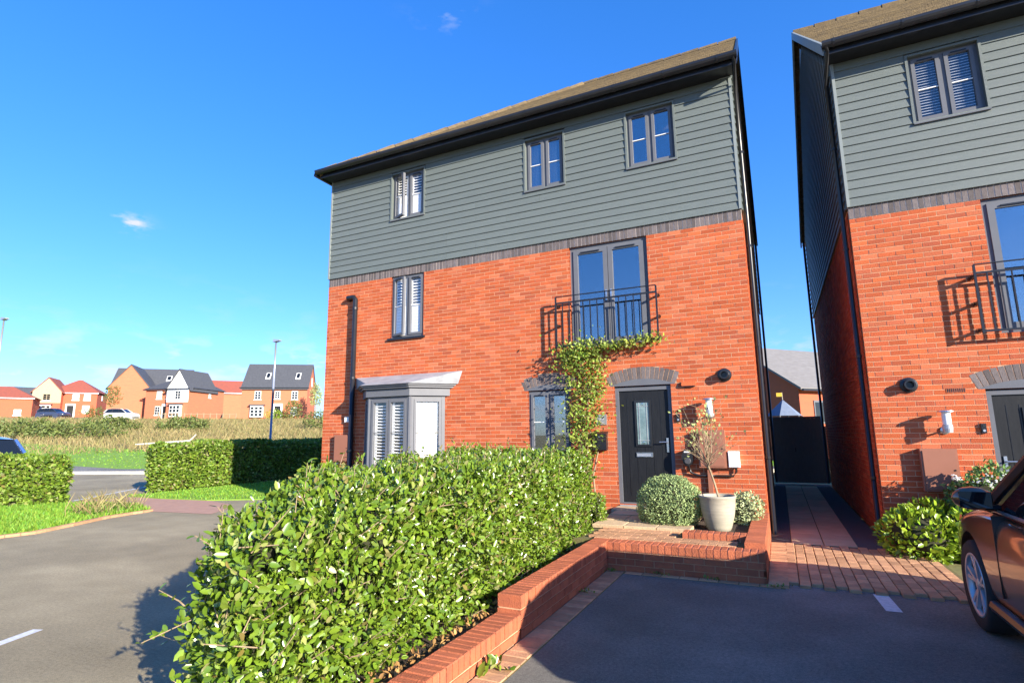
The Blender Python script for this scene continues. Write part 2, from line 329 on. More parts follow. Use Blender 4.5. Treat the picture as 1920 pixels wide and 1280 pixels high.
# ================================================================== SETTING
def terr(x, y):
    dx, dy = x - CAM.x, y - CAM.y; R = math.hypot(dx, dy); az = math.degrees(math.atan2(dx, dy))
    t = min(1, max(0, (R - 35.5) / 49)); z = t * 4.0
    z = z if R < 84.5 else 4.0 + min(2.3, (R - 84.5) * .04)
    k = min(1, max(0, (-20 - az) / 14)); k = k * k * (3 - 2 * k)
    if az < -120: k *= max(0, 1 - (-120 - az) / 20)
    return z * k
b = MB(); radii = [0.5, 3, 6, 10, 15, 20, 25, 30, 34, 36, 40, 45, 50, 56, 62, 70, 78, 86, 100, 120, 142, 180, 260, 400, 700, 1200]; NA = 180
for R_ in radii:
    for k in range(NA):
        a = 2 * PI * k / NA; x, y = CAM.x + R_ * math.sin(a), CAM.y + R_ * math.cos(a)
        b.v.append((x, y, terr(x, y) - .03))
for i in range(len(radii) - 1):
    for k in range(NA): b.f.append((i * NA + k, (i + 1) * NA + k, (i + 1) * NA + (k + 1) % NA, i * NA + (k + 1) % NA))
b.f.append(tuple(range(NA)))
fixn(b.build('ground', m_field, center=False, smooth=True, kind='structure'))
MB().sheet([(-1.95, -30), (-66, -30), (-66, -5.3), (-9.5, 12.5), (-9.5, -1.0), (-1.95, -1.0)][::-1], 0).build('private_road', m_tarmac2, kind='structure')
MB().sheet([(-1.95, -30), (14, -30), (14, -2.0), (-1.95, -2.0)], .004).build('car_park', m_tarmac, kind='structure')
# far kerb, footpath and mown verge along the main road
def along(t, s): return (-30.4 + .95 * t - .30 * s, 5.9 + .30 * t + .95 * s)
def strip(name, s0, s1, mat, dz, kind='structure', t0=-32, t1=40, ns=1):
    b = MB(); n = 60
    for j in range(ns + 1):
        for i in range(n + 1):
            x, y = along(t0 + (t1 - t0) * i / n, s0 + (s1 - s0) * j / ns); b.v.append((x, y, terr(x, y) + dz))
    for j in range(ns):
        for i in range(n): b.f.append((j * (n + 1) + i, j * (n + 1) + i + 1, (j + 1) * (n + 1) + i + 1, (j + 1) * (n + 1) + i))
    o = b.build(name, mat, center=False); o['kind'] = kind; return o
kb = MB()
for i in range(80):
    t = -32 + i * .915
    kb.prism([(*along(t, 0), -.02), (*along(t + .905, 0), -.02), (*along(t + .905, .15), -.02), (*along(t, .15), -.02)], [(*along(t, 0), .14), (*along(t + .905, 0), .14), (*along(t + .905, .15), .14), (*along(t, .15), .14)])
fixn(kb.build('kerb', m_kerb, kind='structure'))
strip('footpath', .16, 2.0, m_tarmac, .13)
strip('verge_lawn', 2.0, 10, m_grass, .12, ns=8)
# block-paved crossing, lawns, beds
def brick_tex_mat():
    M = pm('paver_far', (.48, .27, .18), (.40, .22, .15), 6, .9, .4, 60); return M
MB().sheet([(-12.85, -1.5), (-11.04, -1.3), (-11.6, -.4), (-12.28, .1), (-13.6, .5), (-15.3, .32), (-16.4, .4), (-17.2, -.75), (-14.2, -1.0)], .006).build('paved_crossing', brick_tex_mat(), kind='structure')
LAWN = [(-16.9, .34), (-15.3, .28), (-13.6, .45), (-12.2, 1.2), (-11, 2.5), (-9.6, 3.5), (-9.6, 12), (-17, 12)]
VERGE = [(-11.92, -4.59), (-11.86, -4.17), (-12.25, -3.39), (-12.74, -2.47), (-12.95, -1.45), (-14.2, -.95), (-16.05, -1.25), (-18, -4.5), (-20, -9), (-12.3, -9), (-11.9, -6)]
MB().poly_z(LAWN, -.02, .03).build('lawn', m_grass, kind='structure')
MB().poly_z(VERGE, -.02, .03).build('grass_verge', m_grass, kind='structure')
b = MB(); ed = [(-12.3, -9), (-11.9, -6), (-11.92, -4.59), (-11.86, -4.17), (-12.25, -3.39), (-12.74, -2.47), (-12.95, -1.45)]
for (x0, y0), (x1, y1) in zip(ed[:-1], ed[1:]):
    n = max(1, int(math.hypot(x1 - x0, y1 - y0) / .21))
    for i in range(n):
        a0, a1 = (i + .03) / n, (i + .97) / n; px, py = x0 + (x1 - x0) * a0, y0 + (y1 - y0) * a0; qx, qy = x0 + (x1 - x0) * a1, y0 + (y1 - y0) * a1
        b.poly_z([(px, py), (px + .11, py + .02), (qx + .11, qy + .02), (qx, qy)], -.01, .045)
fixn(b.build('edging_kerb', m_paver, kind='structure'))
BED = [(-1.96, -7.9), (-3.0, -7.7), (-3.6, -6.3), (-4.4, -4.2), (-4.6, -1.0), (-9.2, -.75), (-9.2, 0), (-2.33, 0), (-2.33, -1.7), (-1.96, -1.75)]
MB().poly_z(BED, -.02, .13).build('planting_bed', m_soil, kind='structure')
# painted markings
def stripe(p, q, wd, z, mat, name):
    p, q = Vector(p), Vector(q); d = (q - p).normalized(); n_ = Vector((-d.y, d.x)) * wd / 2
    return MB().sheet([tuple(p - n_), tuple(q - n_), tuple(q + n_), tuple(p + n_)], z).build(name, mat, kind='structure')
stripe((-5.70, -6.82), (-5.05, -8.7), .10, .004, m_paint, 'bay_marking')
stripe((1.04, -2.83), (1.07, -3.40), .13, .008, m_paint, 'bay_marking')
stripe((-17.3, -.35), (-18.05, .3), .09, .010, m_yellow, 'yellow_line')
stripe((-17.2, -.9), (-20.5, 3.6), .10, .005, m_paint, 'edge_line')

# passage between the houses: gravel margins and flagstones
MB().sheet([(.02, -.38), (1.5, -.45), (1.5, 10), (.02, 10)], .012).build('gravel_margin', m_gravel, kind='structure')
pv = MB().box(.29, 1.13, -.36, 9.5, -.02, .016).build('passage_path', m_joint, kind='structure')
def pieces(name, mesh, mat, parent, locs, rots=None):
    for i, l in enumerate(locs):
        o = bpy.data.objects.new(name, mesh); link(o, parent, Vector(l))
        if rots is not None: o.rotation_euler = rots[i]
def boxmesh(name, sx, sy, sz, mat, bev=.0):
    b = MB(); hx, hy, hz = sx / 2, sy / 2, sz / 2
    if bev:
        b.prism([(-hx, -hy, -hz), (hx, -hy, -hz), (hx, hy, -hz), (-hx, hy, -hz)], [(-hx, -hy, hz - bev), (hx, -hy, hz - bev), (hx, hy, hz - bev), (-hx, hy, hz - bev)])
        b.f.pop(1)
        b.add([(-hx, -hy, hz - bev), (hx, -hy, hz - bev), (hx, hy, hz - bev), (-hx, hy, hz - bev), (-hx + bev, -hy + bev, hz), (hx - bev, -hy + bev, hz), (hx - bev, hy - bev, hz), (-hx + bev, hy - bev, hz)],
              [(0, 1, 5, 4), (1, 2, 6, 5), (2, 3, 7, 6), (3, 0, 4, 7), (4, 5, 6, 7)])
    else: b.box(-hx, hx, -hy, hy, -hz, hz)
    me = bpy.data.meshes.new(name); me.from_pydata(b.v, [], b.f); me.materials.append(mat); me.update(); return me
slab = boxmesh('flagstone', .405, .445, .04, m_flag, .004)
pieces('flagstone', slab, m_flag, pv, [(.29 + .21 + c * .42, -.13 + r * .452, .006 + random.uniform(-.002, .002)) for r in range(21) for c in range(2)])
# block-paved apron in front of the passage (200 x 100 blocks)
ap = MB().sheet([(.02, -2.9), (.23, -2.9), (.23, -2.72), (1.95, -2.72), (1.95, -.42), (.02, -.42)], .010).build('block_paved_apron', m_joint, kind='structure')
blk = boxmesh('paver', .104, .205, .05, m_paver, .006)
locs = []; rots = []
r_ = 0; y = -.53
while y > -2.7:
    off = (.105 if r_ % 2 else 0)
    x = .27 + off * .0
    k = 0
    while x < 1.95:
        if y > -2.72 or x > .2: locs.append((x, y - (.1 if k % 2 else 0), .0)); rots.append((random.uniform(-.012, .012), random.uniform(-.012, .012), random.uniform(-.012, .012)))
        x += .112; k += 1
    y -= .213; r_ += 1
pieces('paver', blk, m_paver, ap, [(x, y, .012 + random.uniform(-.002, .002)) for x, y, z in locs], rots)
hb = boxmesh('paver_header', .20, .10, .05, m_paver, .006)
pieces('paver', hb, m_paver, ap, [(.125, -.5 - i * .108, .012 + random.uniform(-.002, .002)) for i in range(23)])
# block edging along the foot of the garden walls
eg = MB().box(-1.735, -1.52, -7.7, -2.86, -.02, .006).build('wall_edging', m_joint, kind='structure')
pieces('paver', hb, m_paver, eg, [(-1.63, -2.96 - i * .108, -.012 + random.uniform(-.002, .002)) for i in range(44)])
eg2 = MB().box(-1.52, .19, -2.97, -2.86, -.02, .006).build('wall_edging', m_joint, kind='structure')
pieces('paver', boxmesh('paver_side', .2, .10, .05, m_paver, .006), m_paver, eg2, [(-1.41 + i * .208, -2.915, -.012 + random.uniform(-.002, .002)) for i in range(8)])

# ================================================================== BRICKWORK
BL, BH, BD = .215, .065, .1025
def lay(u0, u1, z0, z1, holes, z_ref, phase=0.0):
    """stretcher bond; holes(z) -> list of blocked (a, b); returns list of (ua, ub, zc, full)"""
    res = []; j0 = math.ceil((z0 - z_ref) / .075 - .01); j1 = math.floor((z1 - z_ref) / .075 + .01)
    for j in range(j0, j1):
        zc = z_ref + (j + .5) * .075; bl = sorted(holes(zc)); segs = []; a = u0
        for h0, h1 in bl:
            if h1 <= a or h0 >= u1: continue
            if h0 > a: segs.append((a, h0))
            a = max(a, h1)
        if a < u1: segs.append((a, u1))
        off = phase + (.1125 if j % 2 else 0)
        for s0, s1 in segs:
            k = math.floor((s0 - u1 - off) / .225) - 1
            while True:
                ba = u1 + off + k * .225 - .225 + .005; bb = ba + BL; k += 1
                if ba > s1: break
                ca, cb = max(ba, s0 if s0 > u0 else s0), min(bb, s1)
                if cb - ca < .008: continue
                res.append((ca, cb, zc, cb - ca > BL - .002))
    return res
brick_me = boxmesh('brick', BL, .04, BH, m_brick)
def brickwork(parent, bricks, mapf, nearest=0, mat=None, axis='x', name='brick'):
    """nearest full bricks become objects, the rest one part"""
    mat = mat or m_brick; full = []
    if nearest:
        c = [(((mapf((a + b_) / 2, 0, z)) - CAM).length, i) for i, (a, b_, z, fl) in enumerate(bricks) if fl]
        c.sort(); full = set(i for _, i in c[:nearest])
    mb = MB()
    for i, (a, b_, z, fl) in enumerate(bricks):
        jit = random.uniform(-.0015, .0015)
        if i in full:
            o = bpy.data.objects.new(name, brick_me); link(o, parent, mapf((a + b_) / 2, .02 + jit, z))
            if axis == 'y': o.rotation_euler = (0, 0, PI / 2)
        else:
            p = [mapf(uu, dd + jit, zz) for uu, dd, zz in ((a, 0, z - BH / 2), (b_, 0, z - BH / 2), (b_, 0, z + BH / 2), (a, 0, z + BH / 2), (a, .03, z - BH / 2), (b_, .03, z - BH / 2), (b_, .03, z + BH / 2), (a, .03, z + BH / 2))]
            mb.add(p, [(0, 1, 2, 3), (1, 0, 4, 5), (2, 1, 5, 6), (3, 2, 6, 7), (0, 3, 7, 4)])
    o = mb.build('brick_courses', mat, parent, kind='stuff'); fixn(o); return o
def sheet_holes(x0, x1, z0, z1, rects, y, parent, name, mat, flipx=False):
    xs = sorted(set([x0, x1] + [min(max(r[i], x0), x1) for r in rects for i in (0, 1)])); zs = sorted(set([z0, z1] + [min(max(r[i], z0), z1) for r in rects for i in (2, 3)]))
    b = MB()
    for i in range(len(xs) - 1):
        for j in range(len(zs) - 1):
            cx, cz = (xs[i] + xs[i + 1]) / 2, (zs[j] + zs[j + 1]) / 2
            if any(r[0] < cx < r[1] and r[2] < cz < r[3] for r in rects): continue
            b.quad((xs[i], y, zs[j]), (xs[i + 1], y, zs[j]), (xs[i + 1], y, zs[j + 1]), (xs[i], y, zs[j + 1]))
    return b.build(name, mat, parent)

Z_REF = .3625
def window(H, x0, x1, z0, z1, kind='plain', ajar=0.0, sill=None, y=.035, lights=2, mirror=False, bars=True):
    w_ = MB().ring_y(x0, x1, z0, z1, .045, y, y + .07); xm = (x0 + x1) / 2
    if lights == 2: w_.box(xm - .03, xm + .03, y + .003, y + .07, z0 + .045, z1 - .045)
    W_ = w_.build('window', m_frame, H)
    lt = [(x0 + .045, xm - .03), (xm + .03, x1 - .045)] if lights == 2 else [(x0 + .045, x1 - .045)]
    for i, (a, b_) in enumerate(lt):
        ang = -ajar if (i == 0 and ajar) else 0
        hx = a if i == 0 else b_
        def put(mb, nm, mt):
            o = mb.build(nm, mt, W_, center=False); o.location = Vector((hx, y, 0)) - WL[W_]; o.rotation_euler = (0, 0, ang); return o
        A, B = a - hx, b_ - hx
        put(MB().ring_y(A, B, z0 + .045, z1 - .045, .05, -.018, .04), 'sash', m_frame)
        put(MB().box(A + .045, B - .045, .012, .018, z0 + .09, z1 - .09), 'pane', m_glass if kind in ('shutter', 'blind') else m_glass2)
        if bars: put(MB().box(A + .05, B - .05, -.002, .008, (z0 + z1) / 2 - .007, (z0 + z1) / 2 + .007), 'glazing_bar', m_white)
        put(MB().box(A + .08, B - .08, -.03, -.018, z1 - .085, z1 - .068), 'trickle_vent', m_black)
        if kind == 'shutter':
            s_ = MB().ring_y(a + .02, b_ - .02, z0 + .05, z1 - .05, .045, y + .03, y + .055); n = int((z1 - z0 - .2) / .065)
            for k in range(n):
                zz = z0 + .1 + (k + .5) * (z1 - z0 - .2) / n
                if abs(zz - (z0 + z1) / 2) < .02: continue
                if zz < (z0 + z1) / 2:
                    s_.box(a + .06, b_ - .06, y + .022, y + .028, zz - .031, zz + .031); continue
                s_.prism([(a + .06, y + .030, zz - .022), (b_ - .06, y + .030, zz - .022), (b_ - .06, y + .070, zz + .02), (a + .06, y + .070, zz + .02)], [(a + .06, y + .030, zz - .014), (b_ - .06, y + .030, zz - .014), (b_ - .06, y + .070, zz + .028), (a + .06, y + .070, zz + .028)])
            fixn(s_.build('louvre_shutter', m_white, W_))
        if kind == 'blind':
            s_ = MB(); n = int((z1 - z0 - .1) / .045)
            for k in range(n):
                zz = z0 + .05 + (k + .5) * .045; s_.prism([(a, y + .03, zz - .012), (b_, y + .03, zz - .012), (b_, y + .055, zz + .010), (a, y + .055, zz + .010)], [(a, y + .03, zz - .010), (b_, y + .03, zz - .010), (b_, y + .055, zz + .012), (a, y + .055, zz + .012)])
            fixn(s_.build('venetian_blind', m_blind, W_))
        if kind == 'curtain':
            s_ = MB(); n = 10
            for k in range(n):
                xa = a + .02 + k * .016; s_.box(xa, xa + .012, y + .12 + .02 * (k % 2), y + .14 + .02 * (k % 2), z0, z1)
            s_.build('curtain', m_blind, W_)
    MB().box(x0 - .3, x1 + .3, y + .5, y + .52, z0 - .3, z1 + .3).build('dark_backing', m_dark, W_)  # dark sheet added behind the glass in place of room shade
    if sill == 'brick': MB().prism([(x0 - .05, -.05, z0 - .055), (x1 + .05, -.05, z0 - .055), (x1 + .05, y, z0 - .055), (x0 - .05, y, z0 - .055)], [(x0 - .05, -.05, z0 - .01), (x1 + .05, -.05, z0 - .01), (x1 + .05, y, z0 + .004), (x0 - .05, y, z0 + .004)]).build('sill', m_black, W_)
    elif sill == 'metal': MB().prism([(x0 - .03, -.055, z0 - .03), (x1 + .03, -.055, z0 - .03), (x1 + .03, y, z0 - .03), (x0 - .03, y, z0 - .03)], [(x0 - .03, -.055, z0 - .01), (x1 + .03, -.055, z0 - .01), (x1 + .03, y, z0 + .004), (x0 - .03, y, z0 + .004)]).build('sill', m_frame, W_)
    return W_
def arch(H, xa, xb, zs, rise, t=.21):
    """segmental arch of blue-grey bricks on edge; returns blocked-interval function for the bond"""
    c = (xa + xb) / 2; hw = (xb - xa) / 2; r = (hw * hw + rise * rise) / (2 * rise); zc = zs + rise - r; th = math.asin(hw / r); n = round((r + t / 2) * 2 * th / .078)
    A = MB()
    A.poly_y([(c + (r - .0) * math.sin(-th + 2 * th * k / 12), zc + r * math.cos(-th + 2 * th * k / 12)) for k in range(13)] + [(xb, zs), (xa, zs)], -.001, .0025)
    A_ = fixn(A.build('arch_infill', m_frame, H))
    B_ = MB()
    B_.poly_y([(c + (r) * math.sin(-th + 2 * th * k / 12), zc + r * math.cos(-th + 2 * th * k / 12)) for k in range(13)] + [(c + (r + t) * math.sin(th - 2 * th * k / 12), zc + (r + t) * math.cos(th - 2 * th * k / 12)) for k in range(13)], .004, .05)
    AR = fixn(B_.build('brick_arch', m_mortar2, H))
    for k in range(n):
        t0, t1 = -th + 2 * th * (k + .08) / n, -th + 2 * th * (k + .92) / n
        v = MB().poly_y([(c + r * math.sin(t0), zc + r * math.cos(t0)), (c + r * math.sin(t1), zc + r * math.cos(t1)), (c + (r + t) * math.sin(t1), zc + (r + t) * math.cos(t1)), (c + (r + t) * math.sin(t0), zc + (r + t) * math.cos(t0))], -.001, .03)
        fixn(v.build('brick', m_sold, AR))
    def hole(z):
        if z < zs or z > zc + r + t: return None
        q = (r + t - .02) ** 2 - (z - zc) ** 2
        if q <= 0: return None
        lim = hw + (z - zs) * math.tan(th) + .004; return (c - min(math.sqrt(q), lim), c + min(math.sqrt(q), lim))
    return hole

def house(label, mir, X0, dz, depth=9.5, W=9.2, bay=True, near=300, side_bricks=False):
    fx = (lambda x: X0 - x) if mir else (lambda x: X0 + x)
    def rect(a, b_, z0, z1):
        p, q = sorted((fx(a), fx(b_))); return (p, q, z0 + dz, z1 + dz)
    xl, xr = sorted((fx(-W), fx(0)))
    H = root('brick_house', ((xl + xr) / 2, depth / 2, 0), label, 'house')
    ZB, ZS, ZC, ZE = 0.0, 5.1625 + dz, 5.35 + dz, 7.82 + dz       # base, brick top, cladding bottom, cladding top
    r_door = rect(-2.33, -1.345, .42, 2.45); r_gw = rect(-4.01, -3.18, 1.28, 2.45); r_fd = rect(-3.1, -1.62, 3.2, 5.1625); r_w1 = rect(-7.33, -6.46, 3.76, 5.1625)
    r_bay = rect(-7.85, -5.95, .9, 2.43); low = [r_door, r_gw, r_fd, r_w1, r_bay]
    r_a = rect(-7.36, -6.48, 6.50, 7.61); r_b = rect(-3.98, -3.15, 6.49, 7.60); r_c = rect(-1.875, -1.01, 6.51, 7.62); upw = [r_a, r_b, r_c]
    # brick wall
    wall = sheet_holes(xl + .004, xr - .004, ZB, ZS, low, .0035, H, 'brick_wall', m_mortar)
    a1 = arch(H, *rect(-2.41, -1.265, 0, 0)[:2], 2.45 + dz, .115); a2 = arch(H, *rect(-4.09, -3.10, 0, 0)[:2], 2.45 + dz, .10)
    def holes(z):
        h = [(r[0], r[1]) for r in low if r[2] < z < r[3]]
        for a in (a1(z), a2(z)):
            if a: h.append(a)
        return h
    bk = lay(xl, xr, ZB - .02, ZS + .01, holes, Z_REF + dz)
    brickwork(wall, bk, lambda u, d, z: Vector((u, d, z)), near)
    # reveals
    rv = MB()
    for r in low[:-1]:
        rv.quad((r[0], .004, r[2]), (r[0], .004, r[3]), (r[0], .16, r[3]), (r[0], .16, r[2])); rv.quad((r[1], .004, r[2]), (r[1], .16, r[2]), (r[1], .16, r[3]), (r[1], .004, r[3]))
        rv.quad((r[0], .004, r[2]), (r[0], .16, r[2]), (r[1], .16, r[2]), (r[1], .004, r[2])); rv.quad((r[0], .004, r[3]), (r[1], .004, r[3]), (r[1], .16, r[3]), (r[0], .16, r[3]))
    rv.build('reveal', m_brick, wall)
    # soldier course
    sc = MB().box(xl + .002, xr - .002, .0035, .03, ZS, ZC + .03).build('soldier_course', m_mortar2, H)
    ns_ = round(W / .075); sp_ = W / ns_; sm_ = boxmesh('brick', sp_ - .012, .04, .2, m_sold)
    pieces('brick', sm_, m_sold, sc, [(xl + (i + .5) * sp_, .018 + random.uniform(-.001, .001), ZS + .102) for i in range(ns_)])
    # side and rear walls
    sx = xl if mir else xr
    sd = MB(); sd.box(xl + .006, xr - .006, depth - .1, depth, ZB, ZE)
    for xx in (xl, xr): sd.quad((xx + (.007 if xx == xl else -.007), .007, ZB), (xx + (.007 if xx == xl else -.007), depth, ZB), (xx + (.007 if xx == xl else -.007), depth, ZE + 3.6 * 0), (xx + (.007 if xx == xl else -.007), .007, ZE))
    sd.build('side_wall', m_mortar, H)
    vis = [xl if mir else xr] + ([] if mir else [xl])
    for xx in vis:
        sg = 1 if xx == xl else -1
        bs = lay(.11, depth, ZB - .02, ZS + .2, lambda z: [], Z_REF + dz, .05)
        brickwork(wall, bs, (lambda u, d, z, xx=xx, sg=sg: Vector((xx + sg * d, u, z))), 0)
    # cladding boards, each its own piece
    back = sheet_holes(xl, xr, ZC, ZE, upw, -.004, H, 'cladding', m_black)
    nb = 17; ph = (ZE - ZC) / nb
    for i in range(nb):
        z0 = ZC + i * ph; z1 = z0 + ph + .006; cut = sorted((r[0] - .035, r[1] + .035) for r in upw if r[2] - .02 < z0 + ph / 2 < r[3] + .04)
        a = xl + .03; jn_ = random.choice((.36, .44, .52, .6))
        for c0, c1 in cut + [(xr - .03, None)]:
            if c0 - a > 3.2:
                for q0, q1 in ((a, a + (c0 - a) * jn_), (a + (c0 - a) * jn_ + .004, c0)):
                    MB().prism([(q0, -.034, z0), (q1, -.034, z0), (q1, -.006, z0), (q0, -.006, z0)], [(q0, -.016, z1), (q1, -.016, z1), (q1, -.006, z1), (q0, -.006, z1)]).build('board', m_clad, back)
            elif c0 - a > .02:
                MB().prism([(a, -.034, z0), (c0, -.034, z0), (c0, -.006, z0), (a, -.006, z0)], [(a, -.016, z1), (c0, -.016, z1), (c0, -.006, z1), (a, -.006, z1)]).build('board', m_clad, back)
            a = c1 if c1 else a
    for xx in (xl, xr): MB().box(xx - .012, xx + .03 if xx == xl else xx + .012, -.04, .03, ZC, ZE).build('corner_trim', m_trim if True else m_clad, back) if xx == xl else MB().box(xx - .03, xx + .012, -.04, .03, ZC, ZE).build('corner_trim', m_trim, back)
    for xx in vis:
        sg = -1 if xx == xl else 1
        sb = MB().box(min(xx, xx + sg * .004), max(xx, xx + sg * .004), .03, depth, ZC, ZE).build('side_cladding', m_black, H)
        hipside = (xx == xl) != mir
        tri = None if hipside else MB().add([(xx + sg * .003, 0, ZE), (xx + sg * .003, depth, ZE), (xx + sg * .003, depth / 2, ZE + 3.6)], [(0, 1, 2)]).build('gable_panel', m_clad, H)
        for i in range(nb + 22):
            z0 = ZC + i * ph; z1 = z0 + ph + .006; y0, y1 = .04, depth
            if z0 >= ZE - .01 and hipside: break
            if z0 >= ZE:
                k = (z0 - ZE) / 3.6 * depth / 2; y0, y1 = k + .05, depth - k - .05
                if y1 - y0 < .3: break
            MB().prism([(xx + sg * .034, y0, z0), (xx + sg * .034, y1, z0), (xx + sg * .006, y1, z0), (xx + sg * .006, y0, z0)], [(xx + sg * .016, y0, z1), (xx + sg * .016, y1, z1), (xx + sg * .006, y1, z1), (xx + sg * .006, y0, z1)]).build('board', m_cladblue, sb)
    # trims round upper windows
    for r in upw:
        MB().ring_y(r[0] - .035, r[1] + .035, r[2] - .02, r[3] + .03, .036, -.042, .06).build('window_trim', m_clad, back)
    # roof: stepped tile courses
    ov = .40; zr0 = ZE + .12; ridge = 11.88 + dz; run = depth / 2 + ov; sl_ = (ridge - zr0) / run; nc = 20
    rf = MB(); hf = .10
    vx0, vx1 = (xl - hf, xr + .12) if not mir else (xl - .12, xr + hf)
    mx_ = (lambda x: x) if not mir else (lambda x: xl + xr - x)     # work with the hip on the left, gable on the right
    hx_, gx_ = xl - hf, xr + .12
    for side in (0, 1):
        for i in range(nc):
            ya, yb = -ov + run * i / nc, -ov + run * (i + 1) / nc + .03
            za, zb = zr0 + sl_ * (ya + ov) + .03, zr0 + sl_ * (yb + ov); xa, xb = mx_(hx_ + ya + ov), mx_(hx_ + yb + ov); xg = mx_(gx_)
            if side: ya, yb = depth - ya, depth - yb
            rf.prism([(xa, ya, za - .03), (xg, ya, za - .03), (xg, yb, zb - .03), (xb, yb, zb - .03)], [(xa, ya, za), (xg, ya, za), (xg, yb, zb), (xb, yb, zb)])
    for i in range(nc):
        ta, tb = run * i / nc, min(run, run * (i + 1) / nc + .03); za, zb = zr0 + sl_ * ta + .03, zr0 + sl_ * tb; xa, xb = mx_(hx_ + ta), mx_(hx_ + tb)
        rf.prism([(xa, -ov + ta, za - .03), (xa, depth + ov - ta, za - .03), (xb, depth + ov - tb, zb - .03), (xb, -ov + tb, zb - .03)], [(xa, -ov + ta, za), (xa, depth + ov - ta, za), (xb, depth + ov - tb, zb), (xb, -ov + tb, zb)])
    R_ = fixn(rf.build('roof', m_roof, H))
    rt = MB()
    def captile(p, q):
        p, q = Vector(p), Vector(q); rt.tube([p, p + (q - p) * .96], [.10, .115], 7)
    xs_, xe_ = hx_ + run, gx_; nr = int((xe_ - xs_) / .45)
    for i in range(nr): captile((mx_(xs_ + (xe_ - xs_) * i / nr), depth / 2, ridge - .03), (mx_(xs_ + (xe_ - xs_) * (i + 1) / nr), depth / 2, ridge - .03))
    for yy in (-ov, depth + ov):
        for i in range(16):
            t0_, t1_ = i / 16, (i + 1) / 16; sy_ = 1 if yy < 0 else -1
            captile((mx_(hx_ + run * t0_), yy + sy_ * run * t0_, zr0 + (ridge - zr0) * t0_ - .02), (mx_(hx_ + run * t1_), yy + sy_ * run * t1_, zr0 + (ridge - zr0) * t1_ - .02))
    fixn(rt.build('ridge_tile', m_roof, R_, kind='stuff'))
    xx = mx_(gx_); b = MB()
    for s_ in (0, 1):
        y0, y1 = (-ov, depth / 2) if not s_ else (depth + ov, depth / 2)
        b.prism([(xx - .02, y0, zr0 - .16), (xx + .02, y0, zr0 - .16), (xx + .02, y1, ridge - .16), (xx - .02, y1, ridge - .16)], [(xx - .02, y0, zr0 + .045), (xx + .02, y0, zr0 + .045), (xx + .02, y1, ridge + .045), (xx - .02, y1, ridge + .045)])
    fixn(b.build('verge', m_trim if mir else m_black, R_))
    hp_ = sorted((mx_(hx_ + .05), mx_(xl - .04))); MB().box(*hp_, -.04, depth + .04, ZE, ZE + .02).build('soffit', m_black, H)
    hp_ = sorted((mx_(hx_ + .02), mx_(hx_ + .05))); MB().box(*hp_, -ov + .06, depth + ov - .06, ZE - .02, zr0 - .03).build('fascia', m_black, H)
    MB().tube([(mx_(hx_ - .045), -ov - .05, zr0 - .05), (mx_(hx_ - .045), depth + ov, zr0 - .05)], .062, 10).build('gutter', m_black, H, smooth=True)
    MB().box(vx0 + .03, vx1 - .03, -ov + .05, -.04, ZE, ZE + .02).build('soffit', m_black, H)
    MB().box(vx0 + .03, vx1 - .03, -ov + .02, -ov + .05, ZE - .02, zr0 - .03).build('fascia', m_black, H)
    MB().box(vx0 + .03, vx1 - .03, depth + .04, depth + ov - .05, ZE, ZE + .02).build('soffit', m_black, H)
    g = MB(); gy = -ov - .045; gz = zr0 + .03
    prof = [(gy + .070 * math.cos(t), gz + .10 * math.sin(t)) for t in [PI + PI * k / 8 for k in range(9)]]; prof2 = [(gy + .063 * math.cos(t), gz + .09 * math.sin(t)) for t in [2 * PI - PI * k / 8 for k in range(9)]]
    pr = prof + prof2; gx0, gx1 = vx0 - .03, vx1 + .03
    g.prism([(gx0, y, z) for y, z in pr], [(gx1, y, z) for y, z in pr])
    G = fixn(g.build('gutter', m_black, H))
    bkt = MB();
    for i in range(int((gx1 - gx0) / .9) + 1):
        xx = gx0 + .15 + i * .9
        MB().add([(xx + dx, gy + .077 * math.cos(t), gz + .107 * math.sin(t)) for dx in (0, .03) for t in [PI + PI * k / 6 for k in range(7)]], [(k, k + 1, k + 8, k + 7) for k in range(6)]).build('gutter_bracket', m_black, G)
    # downpipes on the passage side
    s_ = -1 if mir else 1; ex = (xl if mir else xr)
    px = ex + s_ * .075
    dp = MB().tube([(ex + s_ * .09, gy, gz - .06), (ex + s_ * .09, gy, gz - .16), (px, .12, gz - .42), (px, .12, ZC - .05), (px - s_ * .0, .12, .05)], .034, 10).build('downpipe', m_black, H, smooth=True)
    for zz in (1.2, 3.0, 4.7, 6.4): MB().tube([(px, .12, zz + dz), (px, .12, zz + .04 + dz)], .042, 10).build('pipe_clip', m_black, dp)
    dp = MB().tube([(px, depth - .15, ZE), (px, depth - .15, .1)], .034, 8).build('downpipe', m_black, H, smooth=True)
    # windows
    kinds = (('shutter', .38), ('curtain', 0), ('plain', 0)) if not mir else (('plain', 0), ('plain', 0), ('blind', 0))
    for r, (k, aj) in zip(upw, kinds): window(H, *r, kind=k, ajar=aj, sill='metal')
    window(H, *r_w1, kind='shutter', ajar=.26 if not mir else 0, sill='brick')
    window(H, r_gw[0], r_gw[1], r_gw[2], 2.43 + dz, kind='plain', sill='brick')
    # french window: two tall casements
    f0, f1, g0, g1 = r_fd
    FW = MB().ring_y(f0, f1, g0, g1, .07, .05, .13).build('french_window', m_frame, H); xm = (f0 + f1) / 2
